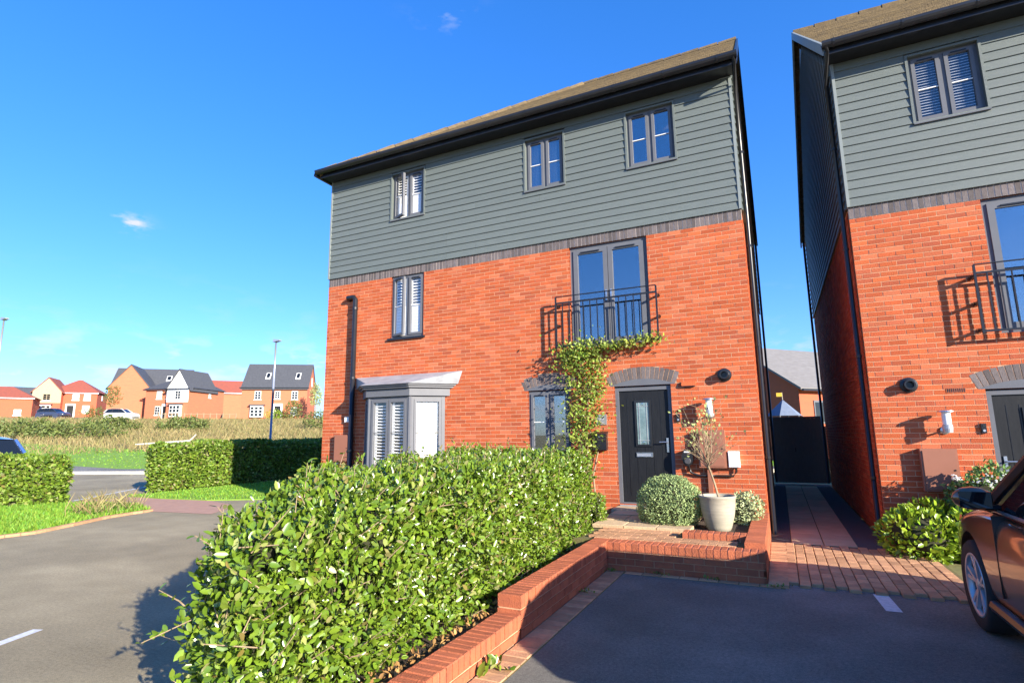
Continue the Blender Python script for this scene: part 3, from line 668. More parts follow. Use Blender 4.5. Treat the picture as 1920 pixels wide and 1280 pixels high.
    for a, b_ in ((f0 + .07, xm - .005), (xm + .005, f1 - .07)):
        MB().ring_y(a, b_, g0 + .07, g1 - .07, .085, .03, .09).build('door_leaf', m_frame, FW)
        MB().box(a + .08, b_ - .08, .055, .062, g0 + .15, g1 - .15).build('pane', m_glass2, FW)
        MB().box(a + .15, b_ - .15, .012, .03, g1 - .135, g1 - .115).build('trickle_vent', m_black, FW)
        hx = b_ - .04 if b_ < xm + .1 else a + .04
        MB().box(hx - .015, hx + .015, .0, .03, g0 + .85, g0 + 1.05).build('handle', m_steel, FW)
    MB().box(f0, f1, .7, .72, g0, g1).build('dark_backing', m_dark, FW)  # added dark panel, painted as the unlit inside
    # juliet balcony
    bx0, bx1, by = f0 - .24, f1 + .15, -.17; z0, z1 = 3.2 + dz, 4.18 + dz
    BA = MB().box(bx0, bx1, by - .02, by + .02, z1 - .012, z1).build('juliet_balcony', m_black, H)
    for zz in (z0 + .03, z1 - .13): MB().box(bx0, bx1, by - .012, by + .012, zz - .014, zz + .014).build('rail', m_black, BA)
    for xx in (bx0, bx1): MB().box(xx - .014, xx + .014, by - .014, by + .014, z0, z1 - .012).build('post', m_black, BA)
    nbar = 14
    for i in range(1, nbar): MB().box(bx0 + (bx1 - bx0) * i / nbar - .008, bx0 + (bx1 - bx0) * i / nbar + .008, by - .008, by + .008, z0 + .04, z1 - .14).build('bar', m_black, BA)
    for xx in (bx0, bx1):
        for zz in (z0 + .06, (z0 + z1) / 2 - .05, z1 - .16):
            MB().box(xx - .012, xx + .012, by, 0.0, zz - .02, zz + .02).build('bracket', m_black, BA); MB().lathe([(.035, -.012), (.035, 0.004)], (xx, 0, zz), 10, 'y').build('fixing_plate', m_black, BA)
    # front door
    d0, d1, e0, e1 = r_door; e1 = 2.43 + dz
    FD = MB().ring_y(d0, d1, e0 - .03, e1, .065, .04, .12).build('front_door', m_frame, H)
    MB().box(d0 + .065, d1 - .065, .065, .11, e0 + .035, e1 - .065).build('door_leaf', m_door, FD)
    dw = d1 - d0 - .13; cxm = (d0 + d1) / 2
    for k in range(5):
        xx = d0 + .065 + dw * (k + 1) / 6; MB().box(xx - .004, xx + .004, .062, .066, e0 + .15, e1 - .2).build('groove', m_black, FD)
    gx, gz0, gz1 = cxm - .02 * (1 if not mir else -1), e0 + .98, e1 - .24
    MB().ring_y(gx - .14, gx + .14, gz0, gz1, .035, .045, .066).build('glazing_frame', m_black, FD)
    MB().box(gx - .105, gx + .105, .056, .060, gz0 + .035, gz1 - .035).build('pane', pm('door_glass', (.10, .16, .17), (.20, .28, .28), 6, .08, spec=.8), FD)
    cm = MB()
    for xx in (gx - .065, gx + .065): cm.box(xx - .004, xx + .004, .050, .056, gz0 + .035, gz1 - .035)
    for zz in (gz0 + .10, gz1 - .10): cm.box(gx - .105, gx + .105, .049, .055, zz - .004, zz + .004)
    cm.build('lead_came', m_lead, FD)
    for zz in (gz0 + .065, gz1 - .065): MB().lathe([(0, 0), (.024, .003), (.024, .008)], (gx, .046, zz), 12, 'y').build('bevelled_jewel', m_glass2, FD)
    lp = MB().ring_y(gx - .14, gx + .14, e0 + .80, e0 + .875, .014, .048, .066).build('letter_plate', m_steel, FD)
    MB().box(gx - .126, gx + .126, .055, .064, e0 + .814, e0 + .861).build('letter_flap', m_galv, FD)
    hs_ = (1 if not mir else -1); hx = (d1 - .115) if not mir else (d0 + .115)
    MB().box(hx - .018, hx + .018, .05, .066, e0 + .88, e0 + 1.12).build('handle_plate', m_steel, FD)
    MB().tube([(hx, .05, e0 + 1.05), (hx, .01, e0 + 1.05), (hx - hs_ * .13, .01, e0 + 1.05)], .011, 8).build('handle', m_steel, FD)
    MB().box(d0 + .02, d1 - .02, -.03, .06, e0 - .05, e0 - .002).build('threshold', m_galv, FD)
    return H, fx
HOUSE, FX = house('red brick three-storey house with grey-green boarded top floor and canted bay window', False, 0.0, 0.0)
NHOUSE, NFX = house('matching brick and board house at the right edge behind the brown car', True, 1.53, -.285)

# ---- canted bay window of the main house
BW = MB()
zb0, zb1 = .95, 2.43; P0, P1, P2, P3 = (-7.92, 0), (-7.42, -.5), (-6.40, -.5), (-5.90, 0)
def face(p, q, n, name, parent, kind, bars=True):
    p, q = Vector((*p, 0)), Vector((*q, 0)); L_ = (q - p).length; d = (q - p) / L_; nn = Vector((d.y, -d.x, 0))
    def bx(u0, u1, z0, z1, w0, w1):
        c = [p + d * u + nn * w_ for u, w_ in ((u0, w0), (u1, w0), (u1, w1), (u0, w1))]
        return [(v.x, v.y, z0) for v in c], [(v.x, v.y, z1) for v in c]
    fr = MB()
    for u0, u1 in ((0.0, .07), (L_ - .07, L_)): fr.prism(*bx(u0, u1, zb0, zb1, -.04, .035))
    fr.prism(*bx(.07, L_ - .07, zb0, zb0 + .07, -.04, .03)); fr.prism(*bx(.07, L_ - .07, zb1 - .07, zb1, -.04, .03))
    F_ = fixn(fr.build(name, m_frame, parent)); step = (L_ - .14) / n
    for i in range(n):
        u0, u1 = .07 + i * step + .006, .07 + (i + 1) * step - .006
        s_ = MB()
        for a, c in ((u0, u0 + .05), (u1 - .05, u1)): s_.prism(*bx(a, c, zb0 + .07, zb1 - .07, -.02, .045))
        s_.prism(*bx(u0 + .05, u1 - .05, zb0 + .07, zb0 + .12, -.02, .045)); s_.prism(*bx(u0 + .05, u1 - .05, zb1 - .12, zb1 - .07, -.02, .045)); fixn(s_.build('sash', m_frame, parent))
        fixn(MB().prism(*bx(u0 + .045, u1 - .045, zb0 + .11, zb1 - .11, .005, .012)).build('pane', m_glass, parent))
        fixn(MB().prism(*bx(u0 + .05, u1 - .05, 1.69, 1.705, .012, .022)).build('glazing_bar', m_frame, parent))
        l_ = MB(); nl = 19
        for k in range(nl):
            zz = zb0 + .14 + (k + .5) * (zb1 - zb0 - .28) / nl; A, B = bx(u0 + .09, u1 - .09, zz - .008, zz + .006, -.075, -.02); A = [(x, y, z - (.02 if j in (2, 3) else 0) * (1 if kind else -1)) for j, (x, y, z) in enumerate(A)]; B = [(x, y, z - (.02 if j in (2, 3) else 0) * (1 if kind else -1)) for j, (x, y, z) in enumerate(B)]; l_.prism(A, B)
        for a, c in ((u0 + .03, u0 + .09), (u1 - .09, u1 - .03)): l_.prism(*bx(a, c, zb0 + .08, zb1 - .08, -.06, -.03))
        fixn(l_.build('louvre_shutter', m_white, parent))
        if not kind: fixn(MB().prism(*bx(u0 + .03, u1 - .03, zb0 + .1, zb1 - .1, -.07, -.062)).build('blind', m_white, parent))
BAY = MB().poly_z([P0, P1, P2, P3], .1, zb0 - .002).build('bay_window', m_brick, HOUSE)
face(P1, P2, 2, 'frame', BAY, True); face(P2, P3, 1, 'frame', BAY, False); face(P0, P1, 1, 'frame', BAY, False)
for p in (P1, P2): MB().lathe([(.05, zb0), (.05, zb1)], (p[0], p[1], 0), 8).build('corner_post', m_frame, BAY)
def off(d): return [(P0[0] - d * 1.4, .0), (P1[0] - d * .45, P1[1] - d), (P2[0] + d * .45, P2[1] - d), (P3[0] + d * 1.4, .0)]
fixn(MB().poly_z(off(.09), zb1, zb1 + .16).build('fascia', m_frame, BAY))
fixn(MB().poly_z(off(.15), zb1 + .16, zb1 + .20).build('cornice', m_frame, BAY)); fixn(MB().poly_z(off(.19), zb1 + .20, zb1 + .235).build('cornice', m_frame, BAY))
o1 = off(.23); fixn(MB().prism([(x, y, zb1 + .235) for x, y in o1], [(o1[0][0] - .02, 0, zb1 + .50), (o1[1][0] + .05, o1[1][1] + .12, zb1 + .29), (o1[2][0] - .05, o1[2][1] + .12, zb1 + .29), (o1[3][0] + .10, 0, zb1 + .50)]).build('lead_roof', m_lead, BAY))
MB().box(-7.8, -6.0, .3, .32, .9, 2.45).build('dark_backing', m_dark, BAY)  # dark sheet painted as the shade inside the bay

# ================================================================== FITTINGS ON THE WALLS
# soil pipe left of the bay
SP = root('soil_pipe', (-8.28, 0, 0), 'black plastic pipe with elbow on the brick wall left of the bay', 'pipe')
MB().tube([(-8.52, .0, 4.80), (-8.50, -.09, 4.80), (-8.33, -.09, 4.80), (-8.28, -.09, 4.74), (-8.28, -.09, .1)], .055, 12).build('pipe', m_black, SP, smooth=True)
MB().lathe([(.075, -.03), (.075, 0)], (-8.52, 0, 4.80), 12, 'y').build('wall_flange', m_black, SP)
for z in (2.9, 4.5, 1.3): MB().tube([(-8.28, -.09, z), (-8.28, -.09, z + .05)], .064, 12).build('collar', m_black, SP)
def meter(x0, x1, z0, z1, label, stem=None):
    R_ = root('meter_cabinet', ((x0 + x1) / 2, 0, z0), label, 'meter box')
    MB().box(x0, x1, -.11, .0, z0, z1).build('case', m_brownbox, R_)
    MB().box(x0 + .025, x1 - .025, -.122, -.108, z0 + .025, z1 - .025).build('door', m_brownbox, R_)
    MB().lathe([(0, -.006), (.012, -.006), (.012, 0)], (x1 - .05, -.122, (z0 + z1) / 2), 8, 'y').build('lock', m_black, R_)
    if stem: MB().box(stem - .035, stem + .035, -.06, 0, .1, z0).build('duct', m_brownbox, R_)
meter(-8.74, -8.31, 1.09, 1.67, 'brown meter cabinet on the far left of the brick wall beside the black pipe')
meter(-.95, -.53, 1.06, 1.66, 'brown meter cabinet behind the potted olive tree', -.80)
meter(2.02, 2.44, .78, 1.36, 'brown meter cabinet above the bright green shrub on the right-hand house', 2.28)
SB = root('alarm_box', (-8.42, 0, 2.0), 'small white square sensor box on the wall under the bay shadow', 'sensor')
MB().box(-8.50, -8.36, -.07, 0, 1.95, 2.06).build('case', m_white, SB); MB().box(-8.485, -8.375, -.078, -.07, 1.965, 2.045).build('cover', m_white, SB)
def flue(x, z, label):
    R_ = root('boiler_flue', (x, 0, z), label, 'flue')
    MB().lathe([(.11, 0), (.11, -.025), (.075, -.035), (.07, -.12), (.05, -.12), (.05, -.05), (0, -.05)], (x, 0, z), 20, 'y').build('terminal', m_black, R_, smooth=False)
    MB().lathe([(.085, -.03), (.085, -.045), (.07, -.05)], (x, 0, z), 20, 'y').build('collar', m_black, R_)
flue(-.47, 2.55, 'round black boiler flue on the main house near its right corner')
flue(2.01, 2.26, 'round black boiler flue on the right-hand house')
def lantern(x, z, label):
    R_ = root('wall_lantern', (x, 0, z), label, 'wall lamp')
    MB().lathe([(.055, 0), (.055, -.02), (.03, -.03)], (x, 0, z - .18), 16, 'y').build('wall_plate', m_steel, R_)
    MB().tube([(x, -.02, z - .18), (x, -.17, z - .18), (x, -.17, z - .10)], .014, 8).build('arm', m_steel, R_)
    MB().lathe([(0, -.21), (.055, -.21), (.062, -.16), (.062, -.11), (.05, -.10)], (x, -.17, z), 18).build('body', m_galv, R_)
    MB().lathe([(.052, -.10), (.052, .07)], (x, -.17, z), 18).build('diffuser', m_opal, R_, smooth=True)
    MB().lathe([(0, .105), (.095, .085), (.10, .07), (.0, .07)], (x, -.17, z), 20).build('cap', m_steel, R_)
lantern(-.73, 2.08, 'steel wall lantern with white diffuser above the olive tree')
lantern(2.36, 1.79, 'steel wall lantern with white diffuser on the right-hand house')
ABR = root('air_brick', (-1.06, 0, 2.44), 'projecting brick-coloured vent hood right of the door arch', 'vent')
MB().prism([(-1.16, -.055, 2.40), (-.93, -.055, 2.40), (-.93, 0, 2.40), (-1.16, 0, 2.40)], [(-1.16, -.04, 2.475), (-.93, -.04, 2.475), (-.93, 0, 2.475), (-1.16, 0, 2.475)]).build('hood', m_brick, ABR)
MB().box(-1.15, -.94, -.045, -.01, 2.385, 2.40).build('grille', m_black, ABR)
AV = root('air_brick', (2.55, 0, 2.16), 'terracotta grille set in the brickwork of the right-hand house', 'vent')
MB().box(2.44, 2.66, -.004, .02, 2.13, 2.195).build('plate', m_wallbrick, AV)
for i in range(9): MB().box(2.45 + i * .0235, 2.462 + i * .0235, -.006, -.0035, 2.138, 2.187).build('slot', m_black, AV)
def doorbell(x, z, label):
    R_ = root('doorbell', (x, 0, z), label, 'doorbell'); MB().box(x - .028, x + .028, -.03, 0, z - .065, z + .065).build('case', m_black, R_)
    MB().lathe([(0, -.006), (.016, -.006), (.016, 0)], (x, -.03, z - .03), 12, 'y').build('button', m_galv, R_); MB().lathe([(0, -.004), (.012, -.004), (.012, 0)], (x, -.03, z + .035), 12, 'y').build('lens', m_carglass, R_)
doorbell(-1.25, 1.87, 'small black video doorbell right of the main front door')
doorbell(2.79, 1.63, 'small black video doorbell left of the right-hand front door')
NP = root('number_plate', (-2.58, 0, 1.78), 'grey slate house number plaque reading 55 beside the climber', 'house number')
MB().box(-2.675, -2.49, -.018, 0, 1.78, 1.965).build('plaque', pm('slate_plaque', (.17, .18, .19), (.21, .22, .23), 20, .6), NP)
def text(s, size, loc, mat, name, parent):
    cu = bpy.data.curves.new(name, 'FONT'); cu.body = s; cu.size = size; cu.align_x = 'CENTER'; cu.align_y = 'CENTER'; cu.extrude = .001
    t = bpy.data.objects.new(name, cu); col.objects.link(t); dg = bpy.context.evaluated_depsgraph_get(); dg.update()
    me = bpy.data.meshes.new_from_object(t.evaluated_get(dg)); bpy.data.objects.remove(t)
    o = bpy.data.objects.new(name, me); me.materials.clear(); me.materials.append(mat); link(o, parent, Vector(loc)); o.rotation_euler = (PI / 2, 0, 0); return o
m_num = pm('engraving_pale', (.42, .44, .46), None, 4, .6)
text('55', .11, (-2.582, -.0205, 1.90), m_num, 'numeral', NP)
MB().box(-2.64, -2.525, -.0195, -.0175, 1.825, 1.831).build('engraved_line', m_num, NP); MB().box(-2.625, -2.54, -.0195, -.0175, 1.80, 1.805).build('engraved_line', m_num, NP)
PB = root('post_box', (-2.6, 0, 1.34), 'black wall-mounted letter box left of the front door', 'letter box')
MB().box(-2.735, -2.485, -.11, 0, 1.34, 1.62).build('body', m_black, PB)
MB().prism([(-2.745, -.125, 1.60), (-2.475, -.125, 1.60), (-2.475, 0, 1.62), (-2.745, 0, 1.62)], [(-2.745, -.125, 1.625), (-2.475, -.125, 1.625), (-2.475, 0, 1.665), (-2.745, 0, 1.665)]).build('lid', m_black, PB)
MB().lathe([(0, -.008), (.012, -.008), (.012, 0)], (-2.61, -.11, 1.57), 10, 'y').build('lock', m_steel, PB)
EV = root('car_charger', (-1.13, 0, 1.1), 'black charge point with white lettering right of the front door', 'charger')
b = MB(); n = 20
pts = [(-1.13 + .085 * math.cos(t) * (1 if abs(math.cos(t)) < .9 else 1), 1.22 + .135 * math.copysign(abs(math.sin(t)) ** .8, math.sin(t))) for t in [2 * PI * k / n for k in range(n)]]
fixn(b.poly_y(pts, -.10, 0).build('case', m_black, EV)); MB().lathe([(.06, -.012), (.06, 0), (.045, -.018), (0, -.018)], (-1.13, -.10, 1.165), 20, 'y').build('socket', pm('plastic_grey', (.06, .06, .065), None, 5, .5), EV)
for i in range(5): MB().box(-1.178 + i * .02, -1.163 + i * .02, -.1015, -.0995, 1.30, 1.322).build('letter', m_white, EV)
MB().tube([(-1.13, -.05, 1.10), (-1.10, -.05, .98), (-.98, -.03, .93), (-.45, -.03, .93), (-.40, -.04, 1.0), (-.40, -.04, 1.08)], .018, 8).build('cable', m_black, EV, smooth=True)
WBX = root('isolator_box', (-.42, 0, 1.07), 'white plastic isolator box on the brick wall near the right corner', 'electrical box')
MB().box(-.505, -.335, -.09, 0, 1.07, 1.32).build('case', m_white, WBX); MB().box(-.495, -.345, -.10, -.088, 1.08, 1.31).build('cover', m_white, WBX)

# ================================================================== GARDEN WALLS
def garden_wall(name, x0, x1, y0, y1, ztop, label, along_='x', courses=3, faces=('f',), base=0.0):
    R_ = root(name, ((x0 + x1) / 2, (y0 + y1) / 2, base), label, 'garden wall', 'low brick garden walls')
    core = MB().box(x0 + .008, x1 - .008, y0 + .008, y1 - .008, base - .02, ztop - .008).build('wall_core', m_mortar, R_)
    zc = ztop - .1025
    if along_ == 'x':
        n = max(1, round((x1 - x0) / .075)); st = (x1 - x0) / n; me = boxmesh('brick', st - .010, y1 - y0, .1, m_wallbrick, .006)
        pieces('brick', me, m_wallbrick, R_, [(x0 + (i + .5) * st, (y0 + y1) / 2 + random.uniform(-.002, .002), zc + .052 + random.uniform(-.0015, .0015)) for i in range(n)], [(0, 0, random.uniform(-.01, .01)) for i in range(n)])
    else:
        n = max(1, round((y1 - y0) / .075)); st = (y1 - y0) / n; me = boxmesh('brick', x1 - x0, st - .010, .1, m_wallbrick, .006)
        pieces('brick', me, m_wallbrick, R_, [((x0 + x1) / 2 + random.uniform(-.002, .002), y0 + (i + .5) * st, zc + .052 + random.uniform(-.0015, .0015)) for i in range(n)], [(0, 0, random.uniform(-.01, .01)) for i in range(n)])
    bx_ = boxmesh('brick', BL, .03, BH, m_wallbrick, 0); by_ = boxmesh('brick', .03, BL, BH, m_wallbrick, 0); hx_ = boxmesh('brick', .1025, .03, BH, m_wallbrick, 0); hy_ = boxmesh('brick', .03, .1025, BH, m_wallbrick, 0)
    for c in range(courses):
        z = zc - .01 - .0375 - c * .075 + .005
        if z < base: break
        sides = [('x', y0 + .015), ('x', y1 - .015), ('y', x0 + .015), ('y', x1 - .015)]
        for ax, q in sides:
            u0, u1 = (x0, x1) if ax == 'x' else (y0, y1); u = u0 + (-.1125 if c % 2 else 0)
            while u < u1 - .03:
                a, b2 = max(u, u0), min(u + BL, u1); u += .225
                if b2 - a < .05: continue
                jt = random.uniform(-.001, .001); full = b2 - a > BL - .004
                if full or abs(b2 - a - .1025) < .012:
                    me = {('x', True): bx_, ('y', True): by_, ('x', False): hx_, ('y', False): hy_}[(ax, full)]; o = bpy.data.objects.new('brick', me)
                    link(o, R_, Vector(((a + b2) / 2, q + jt, z) if ax == 'x' else (q + jt, (a + b2) / 2, z)))
                else:
                    (MB().box(a, b2, q - .015, q + .015, z - BH / 2, z + BH / 2) if ax == 'x' else MB().box(q - .015, q + .015, a, b2, z - BH / 2, z + BH / 2)).build('brick', m_wallbrick, R_)
    return R_
garden_wall('front_wall', -1.74, .02, -2.85, -2.635, .33, 'low brick retaining wall facing the parking bay below the doorstep path', 'x', 3)
garden_wall('hedge_wall', -1.955, -1.74, -5.35, -2.64, .33, 'taller stretch of brick wall running along the hedge', 'y', 3)
garden_wall('hedge_wall', -1.955, -1.74, -7.75, -5.352, .19, 'lowest stretch of brick wall nearest the camera along the hedge', 'y', 1)
garden_wall('planter_wall', -.195, .022, -2.633, -.01, .39, 'brick planter side wall running from the house corner to the path', 'y', 4)
garden_wall('planter_wall', -.95, -.197, -2.20, -1.99, .39, 'short brick planter edge in front of the stone pot', 'x', 4)
MB().box(-.99, -.205, -1.985, -.02, .01, .32).build('planter_soil', m_soil, kind='structure')
PTH = MB().box(-2.3, -.2, -2.633, -.01, 0, .30).build('doorstep_path', m_joint, kind='structure')
fl = boxmesh('flagstone', .44, .44, .05, m_flag, .005); lc = []
for r in range(4):
    for c in range(3): lc.append((-2.12 + c * .45 + (.1 if r % 2 else 0), -.26 - r * .45, .375 - .012 * r))
pieces('flagstone', fl, m_flag, PTH, lc)
pb = boxmesh('paver', .205, .10, .04, m_paver, .005); lc = []
for r in range(8):
    for c in range(9):
        xx_, yy_ = -1.98 + c * .212 + (.105 if r % 2 else 0), -1.80 - r * .107
        if xx_ < -1.05 or (yy_ < -2.25 and xx_ < -.29): lc.append((xx_, yy_, .308))
pieces('paver', pb, m_paver, PTH, lc, [(0, 0, random.uniform(-.01, .01)) for _ in lc])

# ================================================================== PLANTS
# the big elaeagnus hedge
HP = [(-2.07, -7.75), (-2.72, -7.6), (-3.25, -6.3), (-4.05, -4.3), (-4.1, -2.0), (-2.25, -1.75)]
HED = root('garden_hedge', (-2.9, -4.7, .1), 'large glossy green clipped hedge in the foreground beside the brick wall', 'hedge')
zt = lambda P: 1.33 + .018 * (P[:, 1] + 4.7) - .10 * np.clip((-6.6 - P[:, 1]), 0, 1)
f_h0 = hedge_sdf(HP, zt, .22, .05, 1.0)
f_h = lambda P: f_h0(P) + lump(P, 4.2, .035)
MB().poly_z(shrink(HP, .22), .1, 1.08).build('dark_core', m_core, HED)  # solid dark core added to stop see-through, coloured as inner shade
P, G = shell(f_h, (-4.4, -8.0, .16), (-1.8, -1.5, 1.5), 76000, .25)
dist = np.linalg.norm(P - np.array(CAM), axis=1)
sz = rng.uniform(.032, .072, len(P)) * np.where(rng.random(len(P)) < .12, .6, 1)
vis_ = ((np.array(CAM) - P) * G).sum(1) / dist
key = np.where((vis_ > .15) & (f_h(P) > -.05), dist, 99); order = np.argsort(key); near_i = order[:300]; rest = order[300:]
foliage('foliage', P[rest], G[rest], sz[rest], m_leaf, HED, LEAF, up=.55, spread=.85)
Wf, Lf, Af = frames(P[near_i], G[near_i], up=.55, spread=.85)
base_me = bpy.data.meshes.new('leaf'); base_me.from_pydata([tuple(v) for v in LEAF[0]], [], LEAF[1]); base_me.materials.append(m_leaf); base_me.polygons.foreach_set('use_smooth', [True] * 6)
for k, i in enumerate(near_i):
    o = bpy.data.objects.new('leaf', base_me); link(o, HED, Vector(P[i]))
    M3 = Matrix((Wf[k], Lf[k], Af[k])).transposed(); o.rotation_euler = M3.to_euler(); s_ = sz[i]; o.scale = (s_, s_, s_)
# stray shoots with stems
st = MB(); LP = []; LN = []; LS = []
cand = np.where((f_h(P) > -.05) & (vis_ > -.2))[0]
for i in rng.choice(cand, 420, replace=False):
    p = Vector(P[i]); g = Vector(G[i]); d = (g * .7 + Vector(rng.normal(size=3)) * .4 + Vector((0, 0, .5))).normalized(); ln = rng.uniform(.06, .19)
    q = p + d * ln; st.tube([p - d * .1, p + d * ln * .5, q], [.0035, .003, .002], 4, False)
    for t in np.linspace(.2, 1, int(ln / .025) + 1): LP.append(p + d * ln * t); LN.append(d); LS.append(rng.uniform(.035, .055))
for (p, q) in (((-2.75, -7.45, .62), (-2.98, -7.55, .78)), ((-2.8, -7.3, .35), (-3.12, -7.45, .5))):
    p, q = Vector(p), Vector(q); st.tube([p, (p + q) / 2 + Vector((0, 0, .02)), q], [.005, .004, .002], 5, False)
    for t in np.linspace(.3, 1, 7): LP.append(p + (q - p) * t); LN.append(Vector((0, -.5, .7))); LS.append(.055)
st.build('stem', m_bark, HED, kind='stuff'); foliage('shoot_leaves', np.array(LP), np.array(LN), np.array(LS), m_leaf, HED, LEAF, up=.3, spread=.8)
# dead leaves below it
P = np.stack([rng.uniform(-2.15, -1.97, 700), rng.uniform(-7.6, -2.8, 700), rng.uniform(.135, .16, 700)], 1); foliage('leaf_litter', P, np.tile([0, 0, 1.], (700, 1)), rng.uniform(.03, .06, 700), pm('leaf_dead', (.30, .14, .04), (.42, .24, .08), 6, .8, island=.4), HED, LEAF, up=0, spread=1)

def hedge(name, poly, ztop, n, label, mat, core_h, size=(.05, .09), r=.25, zmin=.04, la=.07, group=None, cat='hedge', tm=DIA):
    c = np.array(poly).mean(0); R_ = root(name, (c[0], c[1], zmin), label, cat, group)
    f = hedge_sdf(poly, ztop, r, la, .8); a = np.array(poly)
    MB().poly_z(shrink(poly, .22), zmin, core_h).build('dark_core', m_core, R_)  # solid filler, its dark colour stands for shade between the leaves
    P, G = shell(f, (*(a.min(0) - .3), zmin), (*(a.max(0) + .3), ztop + .25), n, .22)
    foliage('foliage', P, G, rng.uniform(*size, len(P)), mat, R_, tm, up=.6, spread=.8); return R_
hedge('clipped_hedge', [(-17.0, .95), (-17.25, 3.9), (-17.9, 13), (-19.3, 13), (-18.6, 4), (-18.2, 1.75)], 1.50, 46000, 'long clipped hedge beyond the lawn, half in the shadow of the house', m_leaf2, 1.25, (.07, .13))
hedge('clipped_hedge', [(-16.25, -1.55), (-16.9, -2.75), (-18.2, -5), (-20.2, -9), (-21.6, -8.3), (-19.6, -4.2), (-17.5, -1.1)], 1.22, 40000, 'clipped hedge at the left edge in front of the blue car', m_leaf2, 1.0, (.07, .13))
def shrub(name, blobs, n, label, mat, size, tm=DIA, core=True, cat='shrub', group=None, up=.6, spread=.8, depth=.14, la=.05, ls=2.0):
    c = blobs[0][0]; R_ = root(name, (c[0], c[1], c[2] - blobs[0][1][2]), label, cat, group)
    tot = sum(r[0] * r[1] + r[1] * r[2] for _, r in blobs)
    PP = []; GG = []
    for c, r in blobs:
        if core: MB().lathe([(max(.001, .72 * r[0] * math.cos(t)), .72 * r[2] * math.sin(t)) for t in np.linspace(-PI / 2, PI / 2, 9)], c, 12).build('dark_core', m_core, R_)  # dark filler body added inside each blob, painted as inner shade
        P, G = shell(ball_sdf(c, r, la, ls), np.array(c) - np.array(r) * 1.25, np.array(c) + np.array(r) * 1.25, int(n * (r[0] * r[1] + r[1] * r[2]) / tot), depth); PP.append(P); GG.append(G)
    foliage('foliage', np.concatenate(PP), np.concatenate(GG), rng.uniform(*size, sum(map(len, PP))), mat, R_, tm, up=up, spread=spread); return R_
shrub('ball_shrub', [((-1.24, -1.25, .60), (.47, .47, .42))], 16000, 'dense rounded grey-green hebe bush beside the front doorstep', m_ball, (.018, .032), LEAF, la=.03, ls=3.0, depth=.08)
shrub('variegated_shrub', [((-.30, -.75, .50), (.22, .26, .24)), ((-.42, -.5, .46), (.2, .2, .2))], 2600, 'pale variegated shrub behind the stone pot', m_vari, (.03, .05), LEAF)
shrub('laurel_shrub', [((1.80, -.72, .28), (.46, .38, .32)), ((2.35, -.68, .32), (.45, .40, .32)), ((2.0, -.45, .36), (.42, .32, .30))], 3400, 'bright yellow-green glossy shrub at the corner of the right-hand house', m_laurel, (.06, .10), LEAF, up=.9, spread=.7)
R_ = shrub('flowering_shrub', [((2.62, -.42, .68), (.42, .32, .44)), ((3.05, -.45, .60), (.38, .32, .42))], 3600, 'white-flowered shrub between the brown car and the house wall', m_chois, (.04, .075), LEAF)
fl_ = MB()
for i in range(26):
    c = Vector((rng.uniform(2.2, 3.3), rng.uniform(-.82, -.55), rng.uniform(.75, 1.10)))
    for k in range(7):
        q = c + Vector(rng.normal(size=3)) * .022; fl_.lathe([(0, .012), (.016, .004), (0, -.006)], q, 5)
fl_.build('flowers', m_flower, R_, kind='stuff')
shrub('rosemary_bush', [((-7.6, -1.5, .62), (.42, .35, .42))], 2400, 'spiky pale green bush rising behind the hedge by the house corner', pm('leaf_rosemary', (.16, .26, .06), (.22, .32, .09), 4, .6, island=.3), (.09, .16), NEEDLE, up=1.2, spread=.5)
shrub('box_sprig', [((-2.33, -1.45, .50), (.18, .22, .30))], 1300, 'small leafy shrub between the hedge end and the doorstep', m_leaf, (.035, .055), LEAF)
# climber trained up the wall and under the balcony
CL = root('climbing_plant', (-2.93, -.05, .3), 'leafy climber trained up the wall and along the balcony foot', 'climbing plant')
cb = MB(); cb.tube([(-2.72, -.06, .32), (-2.76, -.05, .9), (-2.66, -.05, 1.3), (-2.83, -.06, 1.8), (-2.80, -.06, 2.5), (-2.95, -.08, 3.0), (-3.1, -.12, 3.2)], [.018, .016, .015, .013, .011, .009, .006], 6)
cb.tube([(-2.82, -.05, 2.2), (-2.60, -.07, 2.7), (-2.5, -.1, 3.1), (-2.0, -.15, 3.17), (-1.5, -.15, 3.22)], [.010, .009, .008, .006, .004], 5); 
for k in range(26):
    z_ = rng.uniform(1.2, 3.1); x_ = -2.82 + rng.normal() * .1; cb.tube([(x_, -.05, z_), (x_ + rng.normal() * .12, -.12, z_ + rng.uniform(.05, .2)), (x_ + rng.normal() * .3, -.2 - rng.random() * .12, z_ + rng.uniform(.0, .35))], [.006, .004, .002], 4, False)
cb.build('stem', m_bark, CL)
PP = []; GG = []
def cloud(c, r, n):
    p = rng.normal(size=(n, 3)) * np.array(r) * .55 + np.array(c); p[:, 1] = -np.abs(p[:, 1] + .02) - .015; PP.append(p); g = np.tile([0, -1., .25], (n, 1)) + rng.normal(size=(n, 3)) * .4; GG.append(g / np.linalg.norm(g, axis=1)[:, None])
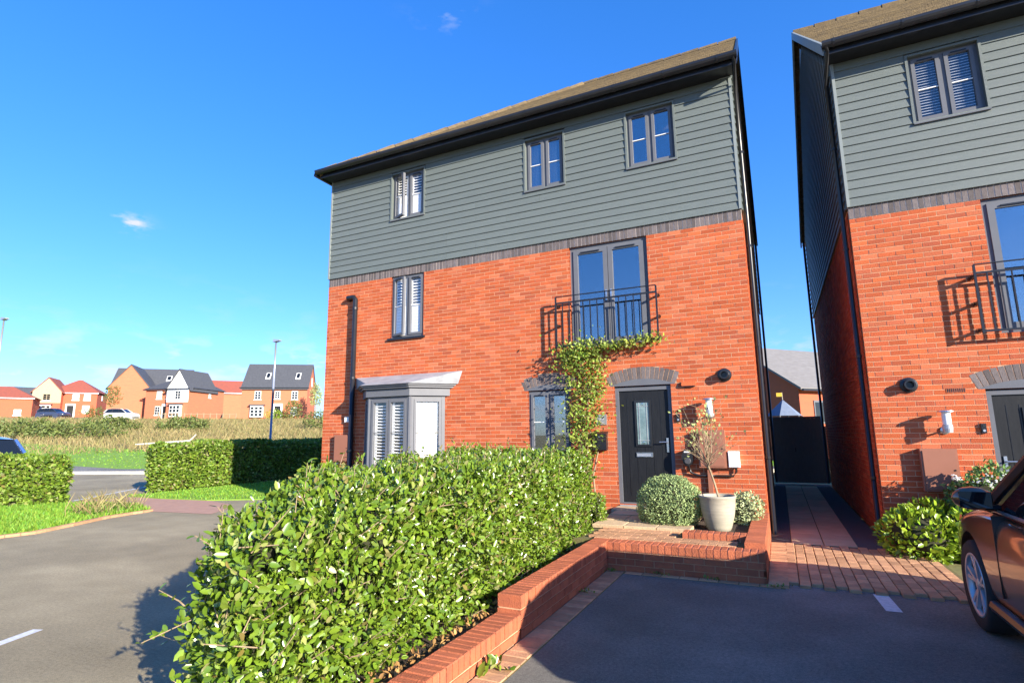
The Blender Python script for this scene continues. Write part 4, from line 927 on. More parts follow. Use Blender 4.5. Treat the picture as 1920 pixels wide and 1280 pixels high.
for c, r, n in [(c_, tuple(np.array(r_) * 1.4), int(n_ * .85)) for c_, r_, n_ in (((-3.02, -.16, 3.08), (.28, .12, .18), 520), ((-2.75, -.16, 3.14), (.3, .12, .11), 360), ((-2.35, -.16, 3.16), (.35, .10, .06), 260), ((-1.95, -.17, 3.18), (.35, .09, .05), 230), ((-1.62, -.17, 3.24), (.16, .09, .07), 130), ((-2.86, -.12, 2.75), (.30, .10, .28), 560), ((-2.58, -.10, 2.72), (.10, .08, .3), 170), ((-2.80, -.14, 2.3), (.25, .11, .30), 560), ((-2.95, -.22, 1.95), (.20, .14, .2), 260), ((-2.82, -.13, 1.75), (.20, .10, .26), 380), ((-3.0, -.25, 1.55), (.22, .12, .08), 120), ((-2.80, -.12, 1.35), (.13, .09, .2), 160), ((-3.2, -.2, 2.92), (.1, .08, .12), 60))]:
    cloud(c, r, n)
foliage('foliage', np.concatenate(PP), np.concatenate(GG), rng.uniform(.035, .075, sum(map(len, PP))), m_ivy, CL, LEAF, up=.5, spread=.8)
# pot and olive tree
POT = root('stone_pot', (-.575, -1.45, .30), 'round cream stoneware pot holding the olive tree', 'plant pot')
MB().lathe([(0, 0), (.135, 0), (.165, .06), (.205, .2), (.228, .34), (.235, .44), (.245, .455), (.245, .475), (.222, .475), (.215, .44), (.20, .40), (0, .40)], (-.575, -1.45, .30), 40).build('pot', m_pot, POT, smooth=True)
MB().lathe([(0, .405), (.2, .402)], (-.575, -1.45, .30), 24).build('compost', m_soil, POT)
OL = root('olive_tree', (-.56, -1.45, .70), 'sparse young olive tree leaning in the stone pot', 'tree')
tp = [Vector((-.545, -1.45, .70)), Vector((-.60, -1.45, .95)), Vector((-.665, -1.45, 1.18))]
MB().tube(tp, [.016, .014, .012], 8).build('trunk', m_bark, OL, smooth=True)
br = MB(); LP = []; LN = []
for i in range(34):
    d = Vector((rng.normal() * .36 - .05, rng.normal() * .32, rng.uniform(.45, 1.0))).normalized(); ln = rng.uniform(.35, .88) * (1.0 if abs(d.x) < .4 else .65); p = tp[-1] + Vector((0, 0, rng.uniform(-.06, .05))); pts = [p]
    for k in range(4):
        d = (d + Vector(rng.normal(size=3)) * .16 + Vector((0, 0, .06))).normalized(); p = p + d * ln / 4; pts.append(p)
        if k >= 1:
            for _ in range(2):
                dd = (d + Vector(rng.normal(size=3)) * .6).normalized(); q = p + dd * rng.uniform(.05, .13); br.tube([p, q], [.0025, .0012], 3, False)
                for _k in range(2 if q.z > 1.55 else 1):
                    if rng.random() < (.95 if q.z > 1.62 else .4): LP.append(q + Vector(rng.normal(size=3)) * .02); LN.append(dd)
    br.tube(pts, [.006, .005, .004, .003, .002], 4, False)
CR = br.build('crown', m_bark, OL)
foliage('foliage', np.array(LP), np.array(LN), rng.uniform(.035, .06, len(LP)), m_olive, OL, DIA, up=.9, spread=.6)
# a weed at the foot of the wall
WD = root('weed', (-1.70, -6.0, 0), 'small green weed at the foot of the brick wall', 'weed')
P = np.array([(-1.70, -6.0, .02)] * 26) + rng.normal(size=(26, 3)) * [.05, .07, .015]; foliage('foliage', P, np.tile([.4, -.3, .8], (26, 1)), rng.uniform(.05, .11, 26), m_leaf, WD, LEAF, up=.6, spread=.8)
for x, y, lb in ((-1.66, -2.93, 'weed tuft in the inner corner of the low brick walls'), (-1.70, -3.9, 'weed tuft at the foot of the hedge wall, midway along'), (-1.1, -2.9, 'moss tuft left of centre at the foot of the front wall'), (-.55, -2.9, 'moss tuft right of centre at the foot of the front wall'), (.1, -2.95, 'moss tuft where the front wall meets the paved apron')):
    T = root('weed', (x, y, .01), lb, 'weed', 'tufts in the wall joints')
    P = np.array([(x, y, .02)] * 30) + rng.normal(size=(30, 3)) * [.05, .025, .008]; foliage('foliage', P, np.tile([0, -.3, 1.], (30, 1)), rng.uniform(.015, .04, 30), m_leaf, T, DIA)
# grass
def in_poly(P, poly): return poly_sd(P, poly) < 0
def blades(name, poly, n, h, mat, label, zf=lambda P: .03, wd=.012, cat='grass'):
    a = np.array(poly); P = np.zeros((n, 3)); P[:, :2] = a.min(0) + rng.random((n, 2)) * (a.max(0) - a.min(0)); P = P[in_poly(P, poly)]; P[:, 2] = zf(P)
    m_ = len(P); hh = rng.uniform(*h, m_); ang = rng.random(m_) * 2 * PI; dx, dy = np.cos(ang), np.sin(ang); lean = rng.normal(size=(m_, 2)) * .35
    V = np.zeros((m_, 4, 3)); w_ = wd * (.6 + rng.random(m_))
    V[:, 0] = P - np.stack([dx * w_, dy * w_, 0 * w_], 1); V[:, 1] = P + np.stack([dx * w_, dy * w_, 0 * w_], 1)
    V[:, 2] = P + np.stack([lean[:, 0] * hh * .5 + dx * w_ * .5, lean[:, 1] * hh * .5 + dy * w_ * .5, hh * .6], 1); V[:, 3] = P + np.stack([lean[:, 0] * hh, lean[:, 1] * hh, hh], 1)
    o = bpy.data.objects.new(name, mesh_np(name, V, [(0, 1, 2), (0, 2, 3)], mat)); link(o); tag(o, label, cat, kind='stuff'); return o
blades('lawn_grass', LAWN, 26000, (.03, .07), m_blade, 'short green grass of the lawn before the long hedge')
blades('verge_grass', VERGE, 60000, (.04, .10), m_blade, 'green grass on the verge at the left edge')
blades('tall_grass', [(-12.6, -2.6), (-12.98, -1.5), (-14.2, -1.0), (-15, -1.4), (-13.6, -3.0)], 420, (.15, .5), m_straw, 'pale tall grass stems at the tip of the left verge', wd=.005)
b2 = [along(-32, 2.2), along(40, 2.2), along(40, 10), along(-32, 10)]
def tz(P): return np.array([terr(x, y) for x, y in P[:, :2]])
blades('mown_grass', b2, 34000, (.05, .12), m_blade, 'bright mown grass strip beyond the road', lambda P: tz(P) + .1, wd=.04)
FIELD = [(CAM.x + R * math.sin(math.radians(a)), CAM.y + R * math.cos(math.radians(a))) for R, a in ((44, -80), (44, -60), (44, -38), (88, -38), (88, -52), (88, -66), (88, -80))]
blades('wild_field', FIELD, 90000, (.15, .55), m_straw, 'tall dry grass and weeds on the rising field before the far houses', lambda P: tz(P) - .02, wd=.035)

# ================================================================== VEHICLES
def car(name, loc, rz, paint, label, L_=4.65, Wd=.93, Ht=1.66, detail=True, estate=True):
    """local x forward, y left, z up; origin on the ground under the car's middle"""
    R_ = root(name, loc, label, 'car', rz=rz)
    fa, ra, wr = L_ * .305, -L_ * .297, .355
    k = Wd / .93; h = Ht / 1.66
    st_ = [(-.5, .70, .48, .80, .92), (-.488, .80, .36, .88, 1.0), (-.455, .88, .30, .97, 1.05), (-.36, .925, .27, 1.02, 1.08), (-.2, .93, .25, 1.02, 1.08), (0, .93, .24, 1.01, 1.06), (.15, .93, .24, 1.0, 1.05), (.24, .93, .24, .99, 1.06), (.32, .925, .25, .96, 1.04), (.40, .905, .26, .90, .99), (.455, .85, .28, .82, .92), (.485, .74, .32, .72, .82), (.5, .58, .40, .62, .70)]
    vs = []; fs = []; ring = None
    for (t, wv, zb, zs, ztp) in st_:
        x = t * L_; wv *= k; zs *= h; ztp *= h
        half = [(0, zb), (wv * .80, zb), (wv * .95, zb + .05), (wv * .985, zb + .16), (wv, (zb + zs) / 2 - .02), (wv * .995, zs - .16), (wv * .97, zs - .05), (wv * .90, zs + .005), (wv * .72, (zs + ztp) / 2 + .015), (wv * .4, ztp), (0, ztp + .01)]
        pts = half + [(-a, b_) for a, b_ in half[-2:0:-1]]; ring = len(pts); vs += [(x, a, b_) for a, b_ in pts]
    for i in range(len(st_) - 1):
        for j in range(ring): fs.append((i * ring + j, i * ring + (j + 1) % ring, (i + 1) * ring + (j + 1) % ring, (i + 1) * ring + j))
    fs += [tuple(range(ring)), tuple(range((len(st_) - 1) * ring, len(st_) * ring))]
    body = MB(); body.v = vs; body.f = fs; bo = fixn(body.build('body', paint, R_, center=False, smooth=True))
    sb = bo.modifiers.new('s', 'SUBSURF'); sb.levels = 2; sb.render_levels = 2
    cutters = []
    for ax in (fa, ra):
        c_ = MB().lathe([(0, -1.3), (wr + .055, -1.3), (wr + .055, 1.3), (0, 1.3)], (ax, 0, wr + .01), 36, 'y').build('c', m_black, None, center=False); fixn(c_)
        c2 = MB().box(ax - wr - .055, ax + wr + .055, -1.3, 1.3, -.2, wr).build('c', m_black, None, center=False)
        for q in (c_, c2):
            md = bo.modifiers.new('b', 'BOOLEAN'); md.operation = 'DIFFERENCE'; md.object = q; md.solver = 'EXACT'; cutters.append(q)
    rzs = R_.rotation_euler.copy(), R_.location.copy(); R_.rotation_euler = (0, 0, 0); R_.location = (0, 0, 0)
    dg = bpy.context.evaluated_depsgraph_get(); dg.update()
    me = bpy.data.meshes.new_from_object(bo.evaluated_get(dg)); bo.modifiers.clear(); bo.data = me; me.materials.clear(); me.materials.append(paint)
    for q in cutters: bpy.data.objects.remove(q)
    R_.rotation_euler, R_.location = rzs
    me.polygons.foreach_set('use_smooth', [True] * len(me.polygons))
    try: me.set_sharp_from_angle(angle=math.radians(32))
    except Exception: pass
    # dark liners inside the arches, sills
    MB().box(ra - .6, fa + .6, -.70 * k, .70 * k, .26, .80).build('underbody', m_black, R_, center=False)
    # greenhouse
    zr = Ht; zbelt = 1.03 * h
    prof = [(.235 * L_, zbelt), (.075 * L_, zr - .075), (.02 * L_, zr - .02), (-.14 * L_, zr), (-.33 * L_, zr - .03), (-.40 * L_, zr - .10), (-.475 * L_, zbelt)] if estate else [(.2 * L_, zbelt), (.05 * L_, zr - .06), (-.1 * L_, zr), (-.27 * L_, zr - .05), (-.43 * L_, zbelt)]
    def wat(z): return k * (.855 - (z - zbelt) / (zr - zbelt) * .23)
    n = len(prof); gl = MB(); gl.prism([(x, wat(z), z - (.0 if z > zbelt else .03)) for x, z in prof], [(x, -wat(z), z - (.0 if z > zbelt else .03)) for x, z in prof]); fixn(gl.build('glass', m_carglass, R_, center=False))
    rf = MB(); tops = [p for p in prof if p[1] > zr - .11]
    vs = []
    for (x, z) in tops: vs += [(x, s * wat(z) * q, z + dz_) for s, q, dz_ in ((1, 1.012, -.03), (1, .97, .012), (1, .5, .03), (-1, .5, .03), (-1, .97, .012), (-1, 1.012, -.03))]
    rf.v = vs; rf.f = [(i * 6 + j, i * 6 + j + 1, i * 6 + j + 7, i * 6 + j + 6) for i in range(len(tops) - 1) for j in range(5)]; fixn(rf.build('roof', paint, R_, center=False, smooth=True))
    for s in (1, -1):
        def bar(p, q, r, nm, mt): MB().tube([(p[0], s * (wat(p[1]) + .004), p[1]), (q[0], s * (wat(q[1]) + .004), q[1])], r, 6).build(nm, mt, R_, center=False)
        bar(prof[0], prof[1], .038, 'pillar', paint); bar(prof[1], prof[2], .032, 'pillar', paint)
        bar(prof[-1], prof[-2], .05, 'pillar', paint)
        for t in (.0, -.2 * L_): bar((t - .02, zbelt), (t - .10, zr - .04), .035, 'pillar', m_black)
        MB().tube([(x, s * (wat(zbelt) + .012), zbelt + .005) for x in (prof[0][0] - .15, 0, prof[-1][0] + .1)], .014, 5).build('window_trim', m_steel, R_, center=False)
        if detail:
            y = s * Wd
            for xx in (.155 * L_, -.085 * L_): MB().box(xx - .004, xx + .004, min(y * .9, y * 1.001), max(y * .9, y * 1.001), .42, zbelt - .02).build('door_gap', m_black, R_, center=False)
            for xx in (-.04 * L_, -.26 * L_): MB().tube([(xx + .11, y * .985, .885), (xx + .08, y * 1.03, .89), (xx - .08, y * 1.03, .89), (xx - .11, y * .985, .885)], .016, 6).build('door_handle', m_steel, R_, center=False)
            mi = MB(); cx_, cy_, cz_ = .165 * L_, s * (Wd + .085), 1.13 * h
            pr = [(-1, .02), (-.9, .62), (-.5, .92), (0, 1.0), (.5, .85), (.85, .5), (1, .05)]
            for a, rr in pr:
                for j in range(12):
                    t = 2 * PI * j / 12; mi.v.append((cx_ + .085 * math.cos(t) * rr + .02 * a * s * 0, cy_ + .125 * a, cz_ + .088 * math.sin(t) * rr))
            mi.f = [(i * 12 + j, i * 12 + (j + 1) % 12, (i + 1) * 12 + (j + 1) % 12, (i + 1) * 12 + j) for i in range(6) for j in range(12)]
            M_ = fixn(mi.build('door_mirror', paint, R_, center=False, smooth=True))
            MB().tube([(cx_ + .03, s * (Wd - .08), cz_ - .07), (cx_, cy_ - s * .04, cz_ - .06)], .025, 8).build('mirror_arm', m_black, M_, center=False)
            MB().box(cx_ - .09, cx_ - .075, cy_ - .095, cy_ + .095, cz_ - .06, cz_ + .055).build('mirror_glass', m_carglass, M_, center=False)
            MB().tube([(ra + .42, s * Wd * .975, .30), (fa - .42, s * Wd * .975, .30)], .045, 8).build('sill_trim', m_black, R_, center=False)
            # headlamp, tail lamp
            MB().prism([(.475 * L_, s * .50, .70), (.487 * L_, s * .46, .70), (.43 * L_, s * .845, .74), (.42 * L_, s * .84, .74)], [(.468 * L_, s * .50, .80), (.475 * L_, s * .46, .80), (.42 * L_, s * .84, .85), (.41 * L_, s * .835, .85)]).build('headlight', m_carglass, R_, center=False)
        MB().prism([(-.493 * L_, s * .55, .80), (-.5 * L_, s * .55, .80), (-.47 * L_, s * .84, .82), (-.455 * L_, s * .85, .82)], [(-.485 * L_, s * .55, .98), (-.492 * L_, s * .55, .98), (-.46 * L_, s * .84, 1.0), (-.45 * L_, s * .845, 1.0)]).build('tail_light', m_redlight, R_, center=False)
        for ax in (fa, ra):
            y = s * (Wd - .115); q = s
            T = MB().lathe([(wr - .115, -.10), (wr - .03, -.115), (wr - .005, -.09), (wr, 0), (wr - .005, .09), (wr - .03, .115), (wr - .115, .10)], (ax, y, wr), 40, 'y'); W_ = fixn(T.build('wheel', m_tyre, R_, center=False, smooth=True))
            rim = MB().lathe([(wr - .11, .10 * q), (wr - .125, .095 * q), (wr - .135, .02 * q), (wr - .15, -.06 * q), (0.02, -.06 * q)], (ax, y, wr), 40, 'y'); fixn(rim.build('rim', m_black, W_, center=False, smooth=True))
            lip = MB().lathe([(wr - .105, .096 * q), (wr - .108, .108 * q), (wr - .128, .102 * q), (wr - .13, .06 * q)], (ax, y, wr), 40, 'y'); fixn(lip.build('rim_lip', m_galv, W_, center=False, smooth=True))
            if detail:
                sp = MB()
                for j in range(5):
                    for dt in (-.17, .17):
                        t = 2 * PI * j / 5 + .3; c0 = Vector((math.cos(t), 0, math.sin(t))); c1 = Vector((math.cos(t + dt), 0, math.sin(t + dt))); tn = Vector((-c1.z, 0, c1.x))
                        p = Vector((ax, y, wr)); a, b_ = p + c0 * .045, p + c1 * (wr - .115); wd = .019
                        sp.prism([a - tn * wd + Vector((0, q * .045, 0)), a + tn * wd + Vector((0, q * .045, 0)), b_ + tn * wd + Vector((0, q * .075, 0)), b_ - tn * wd + Vector((0, q * .075, 0))], [a - tn * wd * .7 + Vector((0, q * .085, 0)), a + tn * wd * .7 + Vector((0, q * .085, 0)), b_ + tn * wd * .7 + Vector((0, q * .10, 0)), b_ - tn * wd * .7 + Vector((0, q * .10, 0))])
                fixn(sp.build('spokes', m_galv, W_, center=False)); MB().lathe([(.05, .03 * q), (.05, .085 * q), (.03, .095 * q), (0, .095 * q)], (ax, y, wr), 16, 'y').build('hub_cap', m_galv, W_, center=False)
    MB().box(-.505 * L_, -.49 * L_, -.26, .26, .62, .74).build('number_plate', pm('plate_yellow', (.7, .55, .08), None, 3, .5), R_, center=False)
    return R_
SUV = car('parked_car', (2.545, -5.08, 0), PI / 2, m_carbrown, 'dark brown parked car cut off by the right edge of the picture', Ht=1.63)
car('parked_car', (-21.9, -2.15, 0), math.radians(197), m_carblue, 'blue car on the road behind the left hedge', 4.4, .92, 1.76, False)
def polar(px, dist):      # ground point seen at a bearing (degrees from +Y) and range
    a = math.radians(px); x, y = CAM.x + dist * math.sin(a), CAM.y + dist * math.cos(a); return (x, y, terr(x, y))
def brg(u): return -25.51 + math.degrees(math.atan((u - 960) / 1031.0))
car('parked_car', polar(brg(232), 98), math.radians(30), m_carwhite, 'white car parked in front of the tall brick house', 4.3, .9, 1.5, False)
car('parked_car', polar(brg(104), 112), math.radians(25), m_cardark, 'dark blue car parked in front of the cream gabled house', 4.4, .9, 1.5, False)

# ================================================================== FAR HOUSES
def far_house(name, label, u, dist, alpha, blocks, wins, extras=()):
    """blocks: (x0,x1,y0,y1,eave,ridge,type,wallmat,roofmat); wins: (face,block,x0,x1,z0,z1,style). local x right, y away"""
    p = polar(brg(u), dist); az = brg(u)
    R_ = root(name, (p[0], p[1], p[2] - .05), label, 'house', rz=math.radians(-az + alpha))
    for (x0, x1, y0, y1, ev, rg, ty, wm, rm) in blocks:
        MB().box(x0, x1, y0, y1, -1.5, ev).build('wall', wm, R_, center=False)
        xm, ym = (x0 + x1) / 2, (y0 + y1) / 2; o = .35; t = .14
        if ty == 'gx':                        # ridge along x, gables left and right
            for xx in (x0, x1): MB().add([(xx, y0, ev), (xx, y1, ev), (xx, ym, rg - .05)], [(0, 1, 2)]).build('gable', wm, R_, center=False)
            s_ = (rg - ev) / (ym - y0)
            for a, b_ in ((y0 - o, ym), (y1 + o, ym)):
                za = ev - s_ * o; q = [(x0 - .15, a, za), (x1 + .15, a, za), (x1 + .15, b_, rg), (x0 - .15, b_, rg)]; fixn(MB().prism(q, [(x, y, z + t) for x, y, z in q]).build('roof', rm, R_, center=False))
        elif ty == 'gy':
            for yy in (y0, y1): MB().add([(x0, yy, ev), (x1, yy, ev), (xm, yy, rg - .05)], [(0, 1, 2)]).build('gable', wm, R_, center=False)
            s_ = (rg - ev) / (xm - x0)
            for a, b_ in ((x0 - o, xm), (x1 + o, xm)):
                za = ev - s_ * o; q = [(a, y0 - .2, za), (a, y1 + .2, za), (b_, y1 + .2, rg), (b_, y0 - .2, rg)]; fixn(MB().prism(q, [(x, y, z + t) for x, y, z in q]).build('roof', rm, R_, center=False))
        elif ty == 'hip':
            if x1 - x0 > y1 - y0: i_ = (y1 - y0) / 2; r0, r1 = (x0 + i_, ym), (x1 - i_, ym)
            else: i_ = (x1 - x0) / 2; r0, r1 = (xm, y0 + i_), (xm, y1 - i_)
            c = [(x0 - o, y0 - o, ev), (x1 + o, y0 - o, ev), (x1 + o, y1 + o, ev), (x0 - o, y1 + o, ev)]; a, b_ = (*r0, rg), (*r1, rg)
            f_ = [(0, 1, 5, 4), (1, 2, 5), (2, 3, 4, 5), (3, 0, 4)] if x1 - x0 > y1 - y0 else [(0, 1, 4), (1, 2, 5, 4), (2, 3, 5), (3, 0, 4, 5)]
            MB().add(c + [a, b_], f_ + [(3, 2, 1, 0)]).build('roof', rm, R_, center=False)
        MB().box(x0 - .3, x1 + .3, y0 - .42, y0 - .32, ev - .2, ev - .05).build('gutter', m_white if rm is not m_slate else m_black, R_, center=False) if ty != 'gy' else None
    for (fc, bi, a, b_, z0, z1, sty) in wins:
        x0, x1, y0, y1 = blocks[bi][:4]
        def bx(u0, u1, d0, d1, zz0, zz1):
            if fc == 'f': return MB().box(u0, u1, y0 - d1, y0 - d0, zz0, zz1)
            if fc == 'r': return MB().box(x1 + d0, x1 + d1, u0, u1, zz0, zz1)
            return MB().box(x0 - d1, x0 - d0, u0, u1, zz0, zz1)
        if sty == 'door':
            W_ = bx(a - .25, b_ + .25, -.01, .14, z0, z1 + .35).build('door_surround', m_white, R_, center=False); bx(a, b_, .14, .17, z0, z1).build('door', m_door, W_, center=False); continue
        if sty == 'bay':
            W_ = bx(a, b_, -.01, .55, z0 - .1, z1 + .15).build('bay_window', m_white, R_, center=False); bx(a - .2, b_ + .2, -.01, .75, z1 + .15, z1 + .3).build('bay_roof', m_slate, W_, center=False)
            nb = 3; st_ = (b_ - a) / nb
            for i in range(nb):
                for j in range(3): bx(a + i * st_ + .09, a + (i + 1) * st_ - .09, .55, .57, z0 + j * (z1 - z0) / 3 + .05, z0 + (j + 1) * (z1 - z0) / 3 - .05).build('pane', m_carglass, W_, center=False)
            continue
        W_ = bx(a, b_, -.01, .05, z0, z1).build('window', m_white, R_, center=False)
        if sty == 'plain': bx(a + .1, b_ - .1, .05, .07, z0 + .1, z1 - .1).build('pane', m_blind, W_, center=False)
        elif sty == 'slit': pass
        else:
            xm = (a + b_) / 2
            for i, (p0, p1) in enumerate(((a + .07, xm - .04), (xm + .04, b_ - .07))):
                for j in range(3): bx(p0, p1, .05, .07, z0 + .07 + j * (z1 - z0 - .14) / 3 + .025, z0 + .07 + (j + 1) * (z1 - z0 - .14) / 3 - .025).build('pane', m_carglass, W_, center=False)
        bx(a - .1, b_ + .1, -.01, .10, z0 - .12, z0).build('sill', m_white, W_, center=False)
    for e_ in extras: e_(R_)
    return R_
FB = pm('brick_far', (.50, .155, .075), (.43, .135, .07), 1.2, .9, .3, 25, stretch=(1, 1, 4))
FB2 = pm('brick_far_red', (.48, .11, .05), (.41, .10, .05), 1.2, .9, .3, 25, stretch=(1, 1, 4))
def skylight(x0, x1, y0, z0, slope):
    def f(R_):
        w_ = (x1 - x0); q = [(x0, y0, z0), (x1, y0, z0), (x1, y0 + .9, z0 + .9 * slope), (x0, y0 + .9, z0 + .9 * slope)]
        F_ = fixn(MB().prism([(x, y, z - .05) for x, y, z in q], [(x, y - .06, z + .10) for x, y, z in q]).build('skylight', m_white, R_, center=False))
        q2 = [(x0 + .1, y0 + .1, z0 + .1 * slope), (x1 - .1, y0 + .1, z0 + .1 * slope), (x1 - .1, y0 + .8, z0 + .8 * slope), (x0 + .1, y0 + .8, z0 + .8 * slope)]
        fixn(MB().prism([(x, y - .06, z + .09) for x, y, z in q2], [(x, y - .07, z + .13) for x, y, z in q2]).build('pane', m_carglass, F_, center=False))
    return f
# E: wide slate-roofed house right of the lamp post
s_ = 3.9 / 3.6
far_house('far_house', 'wide brick house with dark slate roof and two skylights right of the lamp post', 517, 93, -13, [(-5.0, 4.6, 0, 7.2, 5.1, 9.0, 'gx', FB, m_slate)],
    [('f', 0, -3.1, -2.2, 3.2, 4.5, 'sash'), ('f', 0, -.2, .6, 3.3, 4.5, 'sash'), ('f', 0, 2.3, 3.2, 3.2, 4.5, 'sash'), ('f', 0, -3.5, -1.7, .6, 2.1, 'bay'), ('f', 0, -.1, .8, .05, 2.2, 'door'), ('f', 0, 2.3, 3.2, .8, 2.0, 'sash'), ('r', 0, 3.3, 3.9, 5.6, 6.9, 'slit')],
    [skylight(-2.0, -1.3, 1.15, 5.1 + 1.15 * s_ + .15, s_), skylight(2.5, 3.2, 1.15, 5.1 + 1.15 * s_ + .15, s_)])
# D: white gable
far_house('far_house', 'brick house with white rendered gable and dark hipped roof', 338, 104, -38, [(-1.9, 1.9, -.6, 6.0, 5.0, 8.0, 'gy', FB, m_slate), (-6.6, 1.89, .5, 8.2, 5.0, 7.6, 'hip', FB, m_slate), (-1.88, 1.885, -.62, -.58, 5.0, 7.95, 'none', FB, m_slate)],
    [('f', 1, -4.6, -3.7, 3.4, 4.7, 'plain'), ('f', 1, -2.9, -2.1, 3.4, 4.7, 'plain'), ('f', 1, -4.7, -3.8, .8, 2.2, 'sash'), ('f', 1, -3.2, -2.4, .05, 2.2, 'door'), ('f', 0, -.9, .9, .5, 2.2, 'bay'), ('f', 0, -.45, .5, 3.2, 4.6, 'sash'), ('r', 1, 4.2, 4.7, 3.7, 4.6, 'plain')],
    [lambda R_: MB().add([(-1.9, -.66, 2.75), (1.9, -.66, 2.75), (1.9, -.66, 5.0), (0, -.66, 7.9), (-1.9, -.66, 5.0)], [(0, 1, 2, 3, 4)]).build('render_panel', m_render, R_, center=False)])
# C: tall brick house with cross gable
far_house('far_house', 'tall brick house with steep dark roof and blank projecting gable', 268, 116, -14, [(-5.8, 6.2, 2.5, 10.5, 5.4, 9.3, 'gx', FB, m_slate), (-4.4, 1.6, -3.0, 4, 5.2, 9.0, 'gy', FB, m_slate)],
    [('l', 0, 4.5, 5.3, 5.6, 6.8, 'plain'), ('l', 0, 4.5, 5.4, 3.4, 4.6, 'sash'), ('f', 0, -5.6, -4.7, .8, 2.0, 'sash'), ('f', 0, 2.4, 3.3, 3.5, 4.7, 'sash'), ('r', 1, -2.2, -1.7, 3.4, 4.2, 'plain')],
    [skylight(2.4, 3.2, 3.9, 5.4 + 1.4 * 1.0 + .15, 1.05), skylight(4.2, 5.0, 3.9, 5.4 + 1.4 * 1.0 + .15, 1.05), skylight(5.05, 5.85, 3.9, 5.4 + 1.4 * 1.0 + .15, 1.05)])
# B: cream gable and red roof
far_house('far_house', 'red-roofed house with a cream gable over its bay window', 124, 142, -16, [(-5.2, -.6, -.8, 5, 5.0, 7.7, 'gy', FB2, m_redroof), (-3.2, 5.0, .4, 8.0, 4.9, 7.8, 'hip', FB2, m_redroof)],
    [('f', 0, -3.5, -2.3, 3.2, 4.5, 'sash'), ('f', 0, -4.1, -2.0, .6, 2.2, 'bay'), ('f', 1, .2, 1.3, .05, 2.3, 'door'), ('f', 1, .9, 2.0, 3.4, 4.6, 'plain'), ('f', 1, 2.8, 3.9, 3.4, 4.6, 'plain'), ('f', 1, 2.7, 3.9, .8, 2.3, 'plain'), ('r', 1, 3.6, 4.2, 3.6, 4.5, 'plain')],
    [lambda R_: MB().add([(-5.2, -.86, 2.7), (-.6, -.86, 2.7), (-.6, -.86, 5.0), (-2.9, -.86, 7.6), (-5.2, -.86, 5.0)], [(0, 1, 2, 3, 4)]).build('render_panel', m_cream, R_, center=False)])
# A: at the left edge
far_house('far_house', 'low brick building with red hipped roof at the left edge', 12, 132, -10, [(-6, 3.6, 0, 7, 3.4, 5.6, 'hip', FB2, m_redroof)], [('f', 0, 1.2, 2.2, .3, 1.3, 'plain')])
far_house('far_house', 'dark-roofed house glimpsed between the red-roofed houses', 62, 165, 10, [(-4, 4, 0, 6, 4.6, 7.4, 'gx', FB, m_slate)], [])
far_house('far_house', 'red-roofed brick house seen between the two slate-roofed houses', 420, 126, -4, [(-5, 5, 0, 7, 5.2, 7.8, 'gx', FB, m_redroof)], [('f', 0, -1.5, -.6, 3.4, 4.6, 'plain')])
# low post-and-rail fence on the crest
FN = root('rail_fence', polar(brg(370), 92), 'low pale post and rail fence before the white gabled house', 'fence')
prev = None
for i, u in enumerate(range(300, 450, 12)):
    p = Vector(polar(brg(u), 92)); MB().box(p.x - .06, p.x + .06, p.y - .06, p.y + .06, p.z - .1, p.z + 1.0).build('post', m_bark, FN)
    if prev is not None:
        MB().tube([prev + Vector((0, 0, .85)), p + Vector((0, 0, .85))], .035, 5).build('rail', m_bark, FN)
    prev = p
# young trees and bushes round the far houses
def tree(u, dist, h, cr, label, mat=None, name='young_tree', lo=.35, n=900, size=(.14, .28)):
    p = polar(brg(u), dist); R_ = root(name, p, label, 'tree' if 'tree' in name else 'bush')
    MB().tube([p, (p[0] + .05, p[1], p[2] + h * .5), (p[0], p[1], p[2] + h * .95)], [.07, .05, .015], 6).build('trunk', m_bark, R_)
    c = (p[0], p[1], p[2] + h * (1 + lo) / 2); r = (cr, cr, h * (1 - lo) / 2)
    P, G = shell(ball_sdf(c, r, .22, 1.3), np.array(c) - np.array(r) * 1.3, np.array(c) + np.array(r) * 1.3, n, min(r) * .9)
    foliage('crown', P, G, rng.uniform(*size, len(P)), mat or m_treeleaf, R_, DIA)
tree(592, 86, 5.6, .8, 'slender yellowing young tree at the corner of the wide slate-roofed house', m_olive)
tree(211, 104, 5.2, 1.0, 'young dark tree in front of the tall brick house')
tree(550, 88, 3.0, 1.3, 'rounded green bush before the wide slate-roofed house', None, 'garden_bush', .0, 1100)
tree(182, 100, 1.6, 1.5, 'dark low bush left of the tall brick house', None, 'garden_bush', .0, 700)
tree(598, 66, 2.0, 1.6, 'green bush beside the near house corner in the distance', None, 'garden_bush', .0, 900)
tree(520, 90, 1.5, 1.5, 'yellow-green clipped bush behind the lamp post', m_laurel, 'garden_bush', .0, 700)
for i, (u, d, w_) in enumerate(((140, 58, 3.4), (60, 60, 2.6), (350, 66, 2.2), (215, 66, 2.0))):
    p = polar(brg(u), d); R_ = root('wild_bush', p, ['spreading green bramble mound on the field left of centre', 'low bramble mound on the field at the far left', 'low bramble below the white gabled house', 'low bramble below the tall brick house'][i], 'bush', 'brambles on the field')
    P, G = shell(ball_sdf((p[0], p[1], p[2] + .3), (w_, w_, .95), .25, 1.0), (p[0] - w_ * 1.2, p[1] - w_ * 1.2, p[2]), (p[0] + w_ * 1.2, p[1] + w_ * 1.2, p[2] + 1.7), 2200, .5); foliage('foliage', P, G, rng.uniform(.12, .28, len(P)), m_treeleaf, R_, DIA)
p = Vector(polar(brg(320), 47)); LG = root('dead_branch', p, 'pale dead branch lying in the dry grass above the long hedge', 'branch')
